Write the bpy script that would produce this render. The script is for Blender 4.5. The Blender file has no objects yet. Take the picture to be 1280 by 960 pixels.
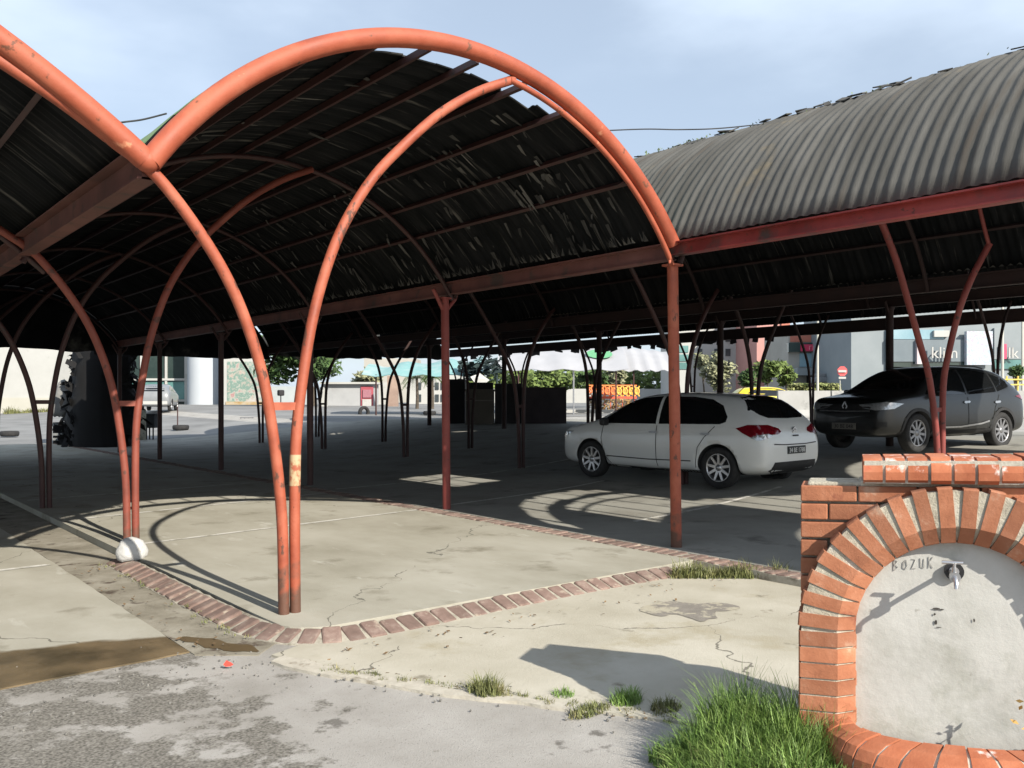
import bpy, bmesh, math, random
from mathutils import Vector, Matrix, noise
from mathutils.bvhtree import BVHTree
from mathutils.geometry import delaunay_2d_cdt
random.seed(7)
S = bpy.context.scene
COL = S.collection
rad = math.radians
# ------------------------------------------------------------------ frame
CAM = Vector((-6.756, -5.6, 1.5)); FW = Vector((.6361, .7716, 0)); RT = Vector((.7716, -.6361, 0))
FPX = 1080.0; CX = 640.0; HY = 497.0
T32 = math.tan(rad(32))

def at(px, D, z=None, py=None):
    """world point seen at photo column px, D metres ahead"""
    p = CAM + FW * D + RT * ((px - CX) / FPX * D)
    p.z = z if z is not None else (CAM.z + (HY - py) / FPX * D if py is not None else 0)
    return p

def smooth(t):
    t = max(0., min(1., t)); return t * t * (3 - 2 * t)

def lift(x, y=0.):
    return .6 * smooth((x - 2) / 11.)

def G(x, y):
    return lift(x) + .35 * smooth((y - 22) / 45.)

# ------------------------------------------------------------------ materials
MATS = {}
def nd(nt, t, **kw):
    n = nt.nodes.new(t)
    for k, v in kw.items():
        if hasattr(n, k): setattr(n, k, v)
        else: n.inputs[k].default_value = v
    return n

def c4(c): return (c[0], c[1], c[2], 1.)

def mat(name, cols, scale=3., stretch=(1, 1, 1), rough=.7, detail=6., bump=0., bscale=40., metal=0., coat=0., island=0.,
        spots=None, spots2=None, coords='Object', contrast=(.3, .7), rvar=0., spec=.5, two=None, cracks=0., foot=0.):
    """procedural surface: colour noise between cols, optional stains (colour, scale, threshold, softness, stretch)"""
    if name in MATS: return MATS[name]
    m = bpy.data.materials.new(name); m.use_nodes = True; nt = m.node_tree; nt.nodes.clear()
    out = nd(nt, 'ShaderNodeOutputMaterial'); b = nd(nt, 'ShaderNodeBsdfPrincipled')
    nt.links.new(b.outputs[0], out.inputs[0])
    tc = nd(nt, 'ShaderNodeTexCoord')
    def noise_fac(sc, st, det, lo, hi):
        mp = nd(nt, 'ShaderNodeMapping'); mp.inputs['Scale'].default_value = st
        nt.links.new(tc.outputs[coords], mp.inputs[0])
        n = nd(nt, 'ShaderNodeTexNoise'); n.inputs['Scale'].default_value = sc; n.inputs['Detail'].default_value = det
        n.inputs['Roughness'].default_value = .62
        nt.links.new(mp.outputs[0], n.inputs['Vector'])
        r = nd(nt, 'ShaderNodeMapRange'); r.inputs['From Min'].default_value = lo; r.inputs['From Max'].default_value = hi
        nt.links.new(n.outputs['Fac'], r.inputs['Value'])
        return r.outputs[0]
    f = noise_fac(scale, stretch, detail, *contrast)
    cr = nd(nt, 'ShaderNodeValToRGB')
    els = cr.color_ramp.elements
    while len(els) < len(cols): els.new(.5)
    for i, c in enumerate(cols):
        els[i].position = i / max(1, len(cols) - 1); els[i].color = c4(c)
    nt.links.new(f, cr.inputs[0]); col = cr.outputs[0]
    for sp in (spots, spots2):
        if sp:
            sc_, ss, th, so = sp[:4]; st = sp[4] if len(sp) > 4 else (1, 1, 1)
            ff = noise_fac(ss, st, 7., th, th + so)
            mx = nd(nt, 'ShaderNodeMix', data_type='RGBA'); nt.links.new(ff, mx.inputs['Factor'])
            nt.links.new(col, mx.inputs['A']); mx.inputs['B'].default_value = c4(sc_); col = mx.outputs['Result']
    if cracks:
        nz = nd(nt, 'ShaderNodeTexNoise'); nz.inputs['Scale'].default_value = 3.; nz.inputs['Detail'].default_value = 5
        nt.links.new(tc.outputs[coords], nz.inputs['Vector'])
        mxv = nd(nt, 'ShaderNodeMix', data_type='RGBA'); mxv.inputs['Factor'].default_value = .30; nt.links.new(tc.outputs[coords], mxv.inputs['A']); nt.links.new(nz.outputs['Color'], mxv.inputs['B'])
        vo = nd(nt, 'ShaderNodeTexVoronoi', feature='DISTANCE_TO_EDGE'); vo.inputs['Scale'].default_value = cracks; nt.links.new(mxv.outputs['Result'], vo.inputs['Vector'])
        n5 = noise_fac(1.1, (1, 1, 1), 3., .42, .56)
        wd = nd(nt, 'ShaderNodeMath', operation='MULTIPLY'); nt.links.new(n5, wd.inputs[0]); wd.inputs[1].default_value = .0055 * cracks
        lt = nd(nt, 'ShaderNodeMath', operation='LESS_THAN'); nt.links.new(vo.outputs['Distance'], lt.inputs[0]); nt.links.new(wd.outputs[0], lt.inputs[1])
        dk = nd(nt, 'ShaderNodeMath', operation='MULTIPLY'); nt.links.new(lt.outputs[0], dk.inputs[0]); dk.inputs[1].default_value = .75
        mx = nd(nt, 'ShaderNodeMix', data_type='RGBA'); nt.links.new(dk.outputs[0], mx.inputs['Factor']); nt.links.new(col, mx.inputs['A']); mx.inputs['B'].default_value = (.075, .07, .055, 1); col = mx.outputs['Result']
    if foot:                                                    # rust creeping up from the ground, ragged
        sx = nd(nt, 'ShaderNodeSeparateXYZ'); nt.links.new(tc.outputs['Object'], sx.inputs[0])
        nz = nd(nt, 'ShaderNodeTexNoise'); nz.inputs['Scale'].default_value = 7.; nz.inputs['Detail'].default_value = 7; nt.links.new(tc.outputs['Object'], nz.inputs['Vector'])
        ma = nd(nt, 'ShaderNodeMath', operation='MULTIPLY_ADD'); nt.links.new(nz.outputs['Fac'], ma.inputs[0]); ma.inputs[1].default_value = 1.1; ma.inputs[2].default_value = foot - .55
        sb = nd(nt, 'ShaderNodeMath', operation='SUBTRACT'); nt.links.new(ma.outputs[0], sb.inputs[0]); nt.links.new(sx.outputs[2], sb.inputs[1])
        mr = nd(nt, 'ShaderNodeMapRange'); mr.inputs['From Min'].default_value = -.06; mr.inputs['From Max'].default_value = .12; nt.links.new(sb.outputs[0], mr.inputs['Value'])
        mx = nd(nt, 'ShaderNodeMix', data_type='RGBA'); nt.links.new(mr.outputs[0], mx.inputs['Factor']); nt.links.new(col, mx.inputs['A']); mx.inputs['B'].default_value = (.10, .045, .028, 1); col = mx.outputs['Result']
    if island:
        ge = nd(nt, 'ShaderNodeNewGeometry'); h = nd(nt, 'ShaderNodeHueSaturation')
        mr = nd(nt, 'ShaderNodeMapRange'); mr.inputs['To Min'].default_value = 1 - island; mr.inputs['To Max'].default_value = 1 + island
        nt.links.new(ge.outputs['Random Per Island'], mr.inputs['Value']); nt.links.new(mr.outputs[0], h.inputs['Value'])
        nt.links.new(col, h.inputs['Color']); col = h.outputs[0]
    nt.links.new(col, b.inputs['Base Color'])
    b.inputs['Roughness'].default_value = rough; b.inputs['Metallic'].default_value = metal
    b.inputs['Specular IOR Level'].default_value = spec
    b.inputs['Coat Weight'].default_value = coat; b.inputs['Coat Roughness'].default_value = .05
    if rvar:
        mr = nd(nt, 'ShaderNodeMapRange'); mr.inputs['To Min'].default_value = rough - rvar; mr.inputs['To Max'].default_value = min(1, rough + rvar)
        nt.links.new(f, mr.inputs['Value']); nt.links.new(mr.outputs[0], b.inputs['Roughness'])
    if bump:
        mp = nd(nt, 'ShaderNodeMapping'); mp.inputs['Scale'].default_value = stretch
        nt.links.new(tc.outputs[coords], mp.inputs[0])
        n = nd(nt, 'ShaderNodeTexNoise'); n.inputs['Scale'].default_value = bscale; n.inputs['Detail'].default_value = 8
        n.inputs['Roughness'].default_value = .7
        nt.links.new(mp.outputs[0], n.inputs['Vector'])
        bp = nd(nt, 'ShaderNodeBump'); bp.inputs['Strength'].default_value = bump; bp.inputs['Distance'].default_value = .02
        nt.links.new(n.outputs['Fac'], bp.inputs['Height']); nt.links.new(bp.outputs[0], b.inputs['Normal'])
    MATS[name] = m
    return m

def plain(name, c, rough=.6, metal=0., coat=0., spec=.5):
    d = tuple(max(0, v * .86) for v in c); u = tuple(min(1, v * 1.1) for v in c)
    return mat(name, [d, c, u], scale=6., rough=rough, metal=metal, coat=coat, spec=spec)

ORANGE = mat('faded_orange_paint', [(.22, .047, .022), (.315, .070, .032), (.38, .110, .058)], scale=2.2, rough=.62, bump=.12, bscale=30, rvar=.12,
             spots=((.13, .045, .022), 9., .635, .05), spots2=((.74, .36, .20), 3.1, .64, .10))
ORANGE2 = mat('rubbed_orange_paint', [(.21, .044, .021), (.305, .071, .034), (.39, .118, .066)], scale=3.5, rough=.64, bump=.15, bscale=30, rvar=.12,
              foot=.26, spots=((.10, .04, .025), 13., .60, .05, (1, 1, .5)), spots2=((.75, .48, .22), 4., .69, .04, (1, 1, .6)))
ORANGE_SHADE = mat('shaded_orange_paint', [(.13, .03, .018), (.195, .045, .028), (.25, .068, .042)], scale=2.5, rough=.6, foot=.2, bump=.1, bscale=30, spots=((.08, .03, .02), 8., .60, .06))  # darker copy of the orange paint, roof shade put into its colour
REDPAINT = mat('dull_red_paint', [(.16, .02, .018), (.27, .034, .03), (.36, .055, .045)], scale=1.6, rough=.5, bump=.1, bscale=25, rvar=.12,
               spots=((.075, .045, .04), 2.3, .56, .12), spots2=((.09, .03, .02), 11., .62, .06))
RED_SHADE = mat('shaded_red_paint', [(.018, .009, .009), (.034, .014, .012)], scale=3., rough=.8)  # red paint of the deeper steelwork, interior shade put into its colour
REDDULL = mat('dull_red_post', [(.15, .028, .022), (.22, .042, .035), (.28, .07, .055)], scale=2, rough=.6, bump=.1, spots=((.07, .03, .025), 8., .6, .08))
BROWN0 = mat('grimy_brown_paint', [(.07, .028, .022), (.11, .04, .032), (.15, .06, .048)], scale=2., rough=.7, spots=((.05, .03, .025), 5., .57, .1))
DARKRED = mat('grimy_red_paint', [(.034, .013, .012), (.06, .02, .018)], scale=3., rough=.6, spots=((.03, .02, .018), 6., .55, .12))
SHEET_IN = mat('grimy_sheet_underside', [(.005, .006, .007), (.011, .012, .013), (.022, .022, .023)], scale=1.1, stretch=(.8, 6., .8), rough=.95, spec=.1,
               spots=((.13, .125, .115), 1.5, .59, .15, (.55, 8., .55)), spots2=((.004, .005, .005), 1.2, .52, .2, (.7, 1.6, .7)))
SHEET_OUT = mat('weathered_grey_corrugated_sheet', [(.066, .064, .058), (.09, .088, .081), (.118, .115, .106)], scale=1.3, stretch=(.6, 3.5, .6), rough=.92, bump=.25, bscale=22, spec=.2,
                spots=((.07, .06, .05), 1.6, .56, .16, (.4, 4., .4)), spots2=((.15, .125, .085), .9, .58, .1))
SHEET_GREEN = mat('faded_green_sheet', [(.10, .19, .08), (.15, .26, .12)], scale=2., rough=.85, spots=((.18, .20, .14), 1.2, .58, .1))
BLACKPL = mat('black_plastic', [(.008, .008, .009), (.018, .018, .02)], scale=8, rough=.5)
RUBBER = mat('black_rubber', [(.012, .012, .013), (.03, .03, .03)], scale=14, rough=.85, bump=.1)
STEEL = mat('bright_metal', [(.45, .45, .46), (.62, .62, .63)], scale=20, rough=.28, metal=.85)
WHITE_P = mat('white_paint', [(.70, .71, .71), (.78, .79, .79)], scale=1., rough=.65)
# ground
CONC = mat('worn_concrete', [(.25, .235, .185), (.33, .315, .26), (.40, .385, .33)], scale=.9, stretch=(1., .6, 1), rough=.9, bump=.22, bscale=60, coords='Object', cracks=.3,
           spots=((.20, .185, .14), 1.4, .56, .12), spots2=((.46, .45, .40), 2.1, .63, .1, (1.6, .5, 1)))
CONC2 = mat('bleached_concrete', [(.325, .30, .235), (.40, .375, .305), (.47, .445, .375)], scale=1.1, rough=.92, bump=.3, bscale=55, cracks=.38,
            spots=((.32, .285, .20), 1.3, .57, .14), spots2=((.22, .20, .15), 3.5, .64, .08))
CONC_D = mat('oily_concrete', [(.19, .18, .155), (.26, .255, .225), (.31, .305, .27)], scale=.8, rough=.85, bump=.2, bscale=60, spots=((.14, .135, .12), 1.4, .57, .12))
PAINTLINE = mat('worn_white_line', [(.36, .35, .31), (.55, .54, .50), (.62, .61, .57)], scale=7, rough=.9, spots=((.33, .315, .26), 5., .53, .06))
GUTTER = mat('dirty_gutter', [(.15, .135, .10), (.23, .21, .165), (.31, .29, .24)], scale=3., rough=.95, bump=.4, spots=((.07, .05, .035), 5., .57, .1))
KMORT = mat('dusty_joint_mortar', [(.24, .22, .175), (.33, .305, .25), (.40, .375, .315)], scale=9, rough=.95, bump=.4, bscale=60, spots=((.16, .14, .11), 6, .56, .12))
BRICKKERB = mat('dusty_kerb_brick', [(.13, .088, .072), (.175, .118, .098), (.25, .19, .16)], scale=9, rough=.95, bump=.3, bscale=60, island=.22,
                spots=((.30, .25, .20), 10., .58, .1))
MORTAR = mat('pale_mortar', [(.38, .35, .29), (.50, .47, .40)], scale=14, rough=.95, bump=.4, bscale=60, spots=((.24, .21, .16), 8, .57, .1))
BRICK = mat('orange_brick', [(.245, .088, .043), (.335, .13, .066), (.41, .185, .108)], scale=6, rough=.9, bump=.25, bscale=70, island=.24,
            spots=((.46, .31, .22), 6., .60, .10), spots2=((.20, .06, .035), 5., .60, .1))
BRICKTOP = mat('splashed_orange_brick', [(.30, .085, .036), (.37, .12, .055), (.44, .17, .09)], scale=6, rough=.88, bump=.2, bscale=70, island=.12,
               spots=((.72, .62, .58), 5., .595, .06), spots2=((.40, .07, .04), 6., .62, .1))
CEMENT = mat('grey_cement_joint', [(.30, .27, .21), (.42, .39, .31), (.50, .47, .40)], scale=16, rough=.95, bump=.6, bscale=70)

def asphalt():
    m = mat('old_asphalt', [(.26, .245, .22), (.33, .315, .29), (.39, .375, .35)], scale=1.7, rough=.95, bump=.5, bscale=130,
            spots=((.12, .115, .105), 95., .6, .1), spots2=((.15, .14, .125), 3., .645, .05))
    nt = m.node_tree; b = next(n for n in nt.nodes if n.type == 'BSDF_PRINCIPLED')
    old = b.inputs['Base Color'].links[0].from_socket
    tc = nd(nt, 'ShaderNodeTexCoord'); sx = nd(nt, 'ShaderNodeSeparateXYZ'); nt.links.new(tc.outputs['Object'], sx.inputs[0])
    # the worn-through dark surface lies along the left edge: bare aggregate showing in ragged patches
    a = nd(nt, 'ShaderNodeMath', operation='MULTIPLY_ADD'); nt.links.new(sx.outputs[0], a.inputs[0]); a.inputs[1].default_value = -.20; a.inputs[2].default_value = -.91
    a2 = nd(nt, 'ShaderNodeMath', operation='MULTIPLY_ADD'); nt.links.new(sx.outputs[1], a2.inputs[0]); a2.inputs[1].default_value = .04; nt.links.new(a.outputs[0], a2.inputs[2])
    cl = nd(nt, 'ShaderNodeClamp'); nt.links.new(a2.outputs[0], cl.inputs[0]); cl.inputs['Min'].default_value = -.4; cl.inputs['Max'].default_value = .10
    n = nd(nt, 'ShaderNodeTexNoise'); n.inputs['Scale'].default_value = 2.6; n.inputs['Detail'].default_value = 9; n.inputs['Roughness'].default_value = .68
    nt.links.new(tc.outputs['Object'], n.inputs['Vector'])
    ad = nd(nt, 'ShaderNodeMath', operation='ADD'); nt.links.new(n.outputs['Fac'], ad.inputs[0]); nt.links.new(cl.outputs[0], ad.inputs[1])
    mr = nd(nt, 'ShaderNodeMapRange'); mr.inputs['From Min'].default_value = .53; mr.inputs['From Max'].default_value = .585; nt.links.new(ad.outputs[0], mr.inputs['Value'])
    n2 = nd(nt, 'ShaderNodeTexNoise'); n2.inputs['Scale'].default_value = 70; n2.inputs['Detail'].default_value = 4; nt.links.new(tc.outputs['Object'], n2.inputs['Vector'])
    cr = nd(nt, 'ShaderNodeValToRGB'); cr.color_ramp.elements[0].color = (.09, .083, .07, 1); cr.color_ramp.elements[1].color = (.25, .235, .205, 1)
    cr.color_ramp.elements[0].position = .35; cr.color_ramp.elements[1].position = .65
    nt.links.new(n2.outputs['Fac'], cr.inputs[0])
    mx = nd(nt, 'ShaderNodeMix', data_type='RGBA'); nt.links.new(mr.outputs[0], mx.inputs['Factor']); nt.links.new(old, mx.inputs['A']); nt.links.new(cr.outputs[0], mx.inputs['B'])
    nt.links.new(mx.outputs['Result'], b.inputs['Base Color'])
    return m
ASPHALT = asphalt()

# ------------------------------------------------------------------ mesh builder
class MB:
    def __init__(s): s.v = []; s.f = []; s.mi = []; s.sm = []
    def add(s, vs, fs, mi=0, sm=False):
        o = len(s.v); s.v += [Vector(v) for v in vs]
        for f in fs: s.f.append([i + o for i in f]); s.mi.append(mi); s.sm.append(sm)
    def box(s, c, d, mi=0, rot=None, bev=0.):
        c = Vector(c); hx, hy, hz = d[0] / 2, d[1] / 2, d[2] / 2
        M = rot if rot is not None else Matrix.Identity(3)
        if not bev:
            vs = [(x, y, z) for x in (-hx, hx) for y in (-hy, hy) for z in (-hz, hz)]
            fs = [(0, 1, 3, 2), (4, 6, 7, 5), (0, 4, 5, 1), (2, 3, 7, 6), (0, 2, 6, 4), (1, 5, 7, 3)]
            s.add([c + M @ Vector(v) for v in vs], fs, mi)
        else:
            bm = bmesh.new(); bmesh.ops.create_cube(bm, size=1.)
            for v in bm.verts: v.co = Vector((v.co.x * d[0], v.co.y * d[1], v.co.z * d[2]))
            bmesh.ops.bevel(bm, geom=bm.edges[:], offset=bev, segments=2, affect='EDGES', profile=.5)
            bm.verts.index_update()
            s.add([c + M @ v.co for v in bm.verts], [[v.index for v in f.verts] for f in bm.faces], mi); bm.free()
    def tube(s, pts, r, n=10, mi=0, cap=True):
        pts = [Vector(p) for p in pts]; N = len(pts)
        rs = r if isinstance(r, (list, tuple)) else [r] * N
        t0 = (pts[1] - pts[0]).normalized()
        up = Vector((0, 0, 1)) if abs(t0.z) < .9 else Vector((0, 1, 0))
        a = t0.cross(up).normalized(); vs = []
        for i, p in enumerate(pts):
            t = (pts[min(i + 1, N - 1)] - pts[max(i - 1, 0)]).normalized()
            a = (a - t * a.dot(t)).normalized(); b = t.cross(a)
            for k in range(n):
                q = 2 * math.pi * k / n; vs.append(p + (a * math.cos(q) + b * math.sin(q)) * rs[i])
        fs = [(i * n + k, i * n + (k + 1) % n, (i + 1) * n + (k + 1) % n, (i + 1) * n + k) for i in range(N - 1) for k in range(n)]
        s.add(vs, fs, mi, True)
        if cap: s.add(vs[:n], [list(range(n))[::-1]], mi); s.add(vs[-n:], [list(range(n))], mi)
    def bar(s, p, q, w, h, mi=0, up=Vector((0, 0, 1))):
        p = Vector(p); q = Vector(q); t = (q - p); L = t.length; t.normalize()
        a = t.cross(up).normalized(); b = a.cross(t)
        M = Matrix((t, a, b)).transposed()
        s.box((p + q) / 2, (L, w, h), mi, M)
    def lathe(s, prof, n=24, mi=0, axis='y', c=(0, 0, 0), closed=False):
        """prof: (radius, along)"""
        c = Vector(c); vs = []
        for (r, h) in prof:
            for k in range(n):
                q = 2 * math.pi * k / n
                if axis == 'y': vs.append(c + Vector((r * math.cos(q), h, r * math.sin(q))))
                else: vs.append(c + Vector((r * math.cos(q), r * math.sin(q), h)))
        m = len(prof); fs = []
        for i in range(m if closed else m - 1):
            for k in range(n):
                fs.append((i * n + k, i * n + (k + 1) % n, ((i + 1) % m) * n + (k + 1) % n, ((i + 1) % m) * n + k))
        s.add(vs, fs, mi, True)
    def prism(s, poly, z0, z1, mi=0):
        n = len(poly)
        s.add([(p[0], p[1], z0) for p in poly] + [(p[0], p[1], z1) for p in poly],
              [list(range(n))[::-1], [i + n for i in range(n)]] + [(i, (i + 1) % n, (i + 1) % n + n, i + n) for i in range(n)], mi)
    def build(s, name, mats, parent=None, fix=True):
        me = bpy.data.meshes.new(name)
        off = parent_world(parent) if parent else Vector((0, 0, 0))
        me.from_pydata([v - off for v in s.v], [], s.f)
        for m in (mats if isinstance(mats, (list, tuple)) else [mats]): me.materials.append(m)
        for p, mi, sm in zip(me.polygons, s.mi, s.sm): p.material_index = mi; p.use_smooth = sm
        if fix:
            bm = bmesh.new(); bm.from_mesh(me); bmesh.ops.recalc_face_normals(bm, faces=bm.faces); bm.to_mesh(me); bm.free()
        me.update()
        o = bpy.data.objects.new(name, me); COL.objects.link(o)
        if parent: o.parent = parent
        return o

def parent_world(o):
    p = Vector((0, 0, 0))
    while o is not None: p += o.location; o = o.parent
    return p

def tag(o, label=None, cat=None, group=None, kind=None):
    if label: o['label'] = label
    if cat: o['category'] = cat
    if group: o['group'] = group
    if kind: o['kind'] = kind
    return o

def thing(name, label, cat, loc=(0, 0, 0), group=None):
    o = bpy.data.objects.new(name, None); o.empty_display_size = .2; o.location = loc; COL.objects.link(o)
    return tag(o, label, cat, group, 'thing' if cat else None)

def copy_tree(o, loc, label=None, group=None, rz=None):
    r = o.copy(); COL.objects.link(r); r.location = loc
    if label: r['label'] = label
    if group: r['group'] = group
    if rz is not None: r.rotation_euler.z = rz
    for ch in list(o.children):
        c = ch.copy(); COL.objects.link(c); c.parent = r
        for g in list(ch.children):
            d = g.copy(); COL.objects.link(d); d.parent = c
    return r

def spline(pts, n):
    """Catmull-Rom through pts, n samples per span"""
    P = [Vector(p) for p in pts]; P = [2 * P[0] - P[1]] + P + [2 * P[-1] - P[-2]]; out = []
    for i in range(1, len(P) - 2):
        for k in range(n):
            t = k / n; a, b, c, d = P[i - 1:i + 3]
            out.append(.5 * (2 * b + (c - a) * t + (2 * a - 5 * b + 4 * c - d) * t * t + (3 * b - a - 3 * c + d) * t ** 3))
    out.append(P[-2]); return out

# ------------------------------------------------------------------ sky, sun, camera
w = bpy.data.worlds.new('World'); S.world = w; w.use_nodes = True
nt = w.node_tree; nt.nodes.clear()
wo = nd(nt, 'ShaderNodeOutputWorld'); bg = nd(nt, 'ShaderNodeBackground'); nt.links.new(bg.outputs[0], wo.inputs[0])
sky = nd(nt, 'ShaderNodeTexSky'); sky.sky_type = 'NISHITA'; sky.sun_disc = False
sky.sun_elevation = rad(32); sky.sun_rotation = rad(180); sky.air_density = 1.; sky.dust_density = 1.5; sky.ozone_density = 1.2
tc = nd(nt, 'ShaderNodeTexCoord'); mp = nd(nt, 'ShaderNodeMapping'); mp.inputs['Scale'].default_value = (1., 1., 2.6); mp.inputs['Location'].default_value = (.3, .1, .2)
nt.links.new(tc.outputs['Generated'], mp.inputs[0])
n1 = nd(nt, 'ShaderNodeTexNoise'); n1.inputs['Scale'].default_value = 1.9; n1.inputs['Detail'].default_value = 6; n1.inputs['Roughness'].default_value = .5
nt.links.new(mp.outputs[0], n1.inputs['Vector'])
mr = nd(nt, 'ShaderNodeMapRange'); mr.interpolation_type = 'SMOOTHSTEP'
mr.inputs['From Min'].default_value = .36; mr.inputs['From Max'].default_value = .72; mr.inputs['To Min'].default_value = .45; mr.inputs['To Max'].default_value = .95
nt.links.new(n1.outputs['Fac'], mr.inputs['Value'])
mx = nd(nt, 'ShaderNodeMix', data_type='RGBA'); nt.links.new(mr.outputs[0], mx.inputs['Factor'])
nt.links.new(sky.outputs[0], mx.inputs['A']); mx.inputs['B'].default_value = (6.9, 8.05, 9.5, 1)
nt.links.new(mx.outputs['Result'], bg.inputs['Color']); bg.inputs['Strength'].default_value = .069

sl = bpy.data.lights.new('sun', 'SUN'); sl.energy = 4.3; sl.angle = rad(.5); sl.color = (1., .93, .82)
so = bpy.data.objects.new('sun', sl); COL.objects.link(so)
so.rotation_euler = Vector((0, math.cos(rad(32)), -math.sin(rad(32)))).to_track_quat('-Z', 'Y').to_euler()
so.location = (0, -30, 25)

cam = bpy.data.cameras.new('camera'); co = bpy.data.objects.new('camera', cam); COL.objects.link(co)
cam.sensor_fit = 'HORIZONTAL'; cam.angle = 2 * math.atan(640 / FPX); cam.shift_y = (HY - 480) / 1280.
cam.clip_start = .05; cam.clip_end = 2000
co.location = CAM; co.rotation_euler = FW.to_track_quat('-Z', 'Y').to_euler(); S.camera = co
vs = S.view_settings; vs.view_transform = 'Standard'; vs.look = 'None'; vs.gamma = 1; vs.use_curve_mapping = False; vs.exposure = .92
S.render.engine = 'CYCLES'; S.cycles.max_bounces = 6; S.cycles.use_denoising = True

# ------------------------------------------------------------------ ground
def coords(lo, hi, fine_lo, fine_hi, step):
    c = []; v = fine_lo
    while v <= fine_hi + 1e-6: c.append(v); v += step
    s = step; v = fine_hi
    while v < hi: s *= 1.5; v += s; c.append(min(v, hi))
    s = step; v = fine_lo
    while v > lo: s *= 1.5; v -= s; c.insert(0, max(v, lo))
    return c

def sheet(xs, ys, zf, name, m, kind='structure', skirt=0.):
    b = MB(); nx, ny = len(xs), len(ys)
    vs_ = [(x, y, zf(x, y)) for y in ys for x in xs]
    fs = [(j * nx + i, j * nx + i + 1, (j + 1) * nx + i + 1, (j + 1) * nx + i) for j in range(ny - 1) for i in range(nx - 1)]
    b.add(vs_, fs)
    if skirt:
        ring = [i for i in range(nx)] + [j * nx + nx - 1 for j in range(1, ny)] + [(ny - 1) * nx + i for i in range(nx - 2, -1, -1)] + [j * nx for j in range(ny - 2, 0, -1)]
        p = [Vector(vs_[i]) for i in ring]; n = len(p)
        b.add(p + [q - Vector((0, 0, skirt)) for q in p], [(i, (i + 1) % n, (i + 1) % n + n, i + n) for i in range(n)])
    o = b.build(name, m, fix=False); tag(o, kind=kind); return o

def frange(a, b, n): return [a + (b - a) * i / n for i in range(n + 1)]

g = sheet(coords(-900, 900, -30, 50, 2.), coords(-900, 900, -30, 80, 2.), lambda x, y: G(x, y) - .075, 'ground', ASPHALT)
tag(g, 'pale worn asphalt around the covered car park', 'ground')

sheet(coords(-300, 300, -20, 40, 4.), coords(26.05, 300, 30, 80, 3.)[0:] , lambda x, y: G(x, y) - .06, 'road', mat('grey_road', [(.13, .13, .128), (.19, .19, .187), (.24, .24, .236)], scale=.4, rough=.95, bump=.3, bscale=60))
tag(bpy.data.objects['road'], 'sunlit grey road surface beyond the canopies', 'road')

def prism_sheet(name, poly, z, m, label, cat='pavement', thick=.09, jit=0., seg=.12):
    pts = []
    for i, p in enumerate(poly):
        q = poly[(i + 1) % len(poly)]; L = math.dist(p, q); k = max(1, int(L / seg)) if jit else 1
        for j in range(k):
            t = j / k; x = p[0] + (q[0] - p[0]) * t; y = p[1] + (q[1] - p[1]) * t
            d = jit * (noise.noise((x * 3, y * 3, 1.)) + .5 * noise.noise((x * 11, y * 11, 4.)))
            nx, ny = (q[1] - p[1]) / L, -(q[0] - p[0]) / L
            pts.append((x + nx * d, y + ny * d))
    b = MB(); b.prism(pts, z - thick, z); o = b.build(name, m); tag(o, label, cat, kind='structure'); return o

CONC_L = CONC.copy(); CONC_L.name = 'worn_concrete_with_wet_stain'
def wet():
    nt = CONC_L.node_tree; b = next(n for n in nt.nodes if n.type == 'BSDF_PRINCIPLED'); old = b.inputs['Base Color'].links[0].from_socket
    tc = nd(nt, 'ShaderNodeTexCoord'); sx = nd(nt, 'ShaderNodeSeparateXYZ'); nt.links.new(tc.outputs['Object'], sx.inputs[0])
    n = nd(nt, 'ShaderNodeTexNoise'); n.inputs['Scale'].default_value = 2.2; n.inputs['Detail'].default_value = 8; nt.links.new(tc.outputs['Object'], n.inputs['Vector'])
    xm = nd(nt, 'ShaderNodeMath', operation='MAXIMUM'); nt.links.new(sx.outputs[0], xm.inputs[0]); xm.inputs[1].default_value = -5.8
    a = nd(nt, 'ShaderNodeMath', operation='MULTIPLY_ADD'); nt.links.new(xm.outputs[0], a.inputs[0]); a.inputs[1].default_value = .4; a.inputs[2].default_value = .4 * 5.8 - .56 - .16
    a2 = nd(nt, 'ShaderNodeMath', operation='ADD'); nt.links.new(a.outputs[0], a2.inputs[0]); nt.links.new(sx.outputs[1], a2.inputs[1])
    a3 = nd(nt, 'ShaderNodeMath', operation='MULTIPLY_ADD'); nt.links.new(n.outputs['Fac'], a3.inputs[0]); a3.inputs[1].default_value = .32; nt.links.new(a2.outputs[0], a3.inputs[2])
    mr = nd(nt, 'ShaderNodeMapRange'); mr.inputs['From Min'].default_value = .03; mr.inputs['From Max'].default_value = -.03; nt.links.new(a3.outputs[0], mr.inputs['Value'])
    n2 = nd(nt, 'ShaderNodeTexNoise'); n2.inputs['Scale'].default_value = 3.5; n2.inputs['Detail'].default_value = 6; nt.links.new(tc.outputs['Object'], n2.inputs['Vector'])
    cr = nd(nt, 'ShaderNodeValToRGB'); cr.color_ramp.elements[0].color = (.055, .042, .022, 1); cr.color_ramp.elements[1].color = (.17, .125, .07, 1); cr.color_ramp.elements[0].position = .33; cr.color_ramp.elements[1].position = .7
    nt.links.new(n2.outputs['Fac'], cr.inputs[0])
    mx = nd(nt, 'ShaderNodeMix', data_type='RGBA'); nt.links.new(mr.outputs[0], mx.inputs['Factor']); nt.links.new(old, mx.inputs['A']); nt.links.new(cr.outputs[0], mx.inputs['B']); nt.links.new(mx.outputs['Result'], b.inputs['Base Color'])
    r = nd(nt, 'ShaderNodeMapRange'); r.inputs['To Min'].default_value = .9; r.inputs['To Max'].default_value = .42; nt.links.new(mr.outputs[0], r.inputs['Value']); nt.links.new(r.outputs[0], b.inputs['Roughness'])
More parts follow.
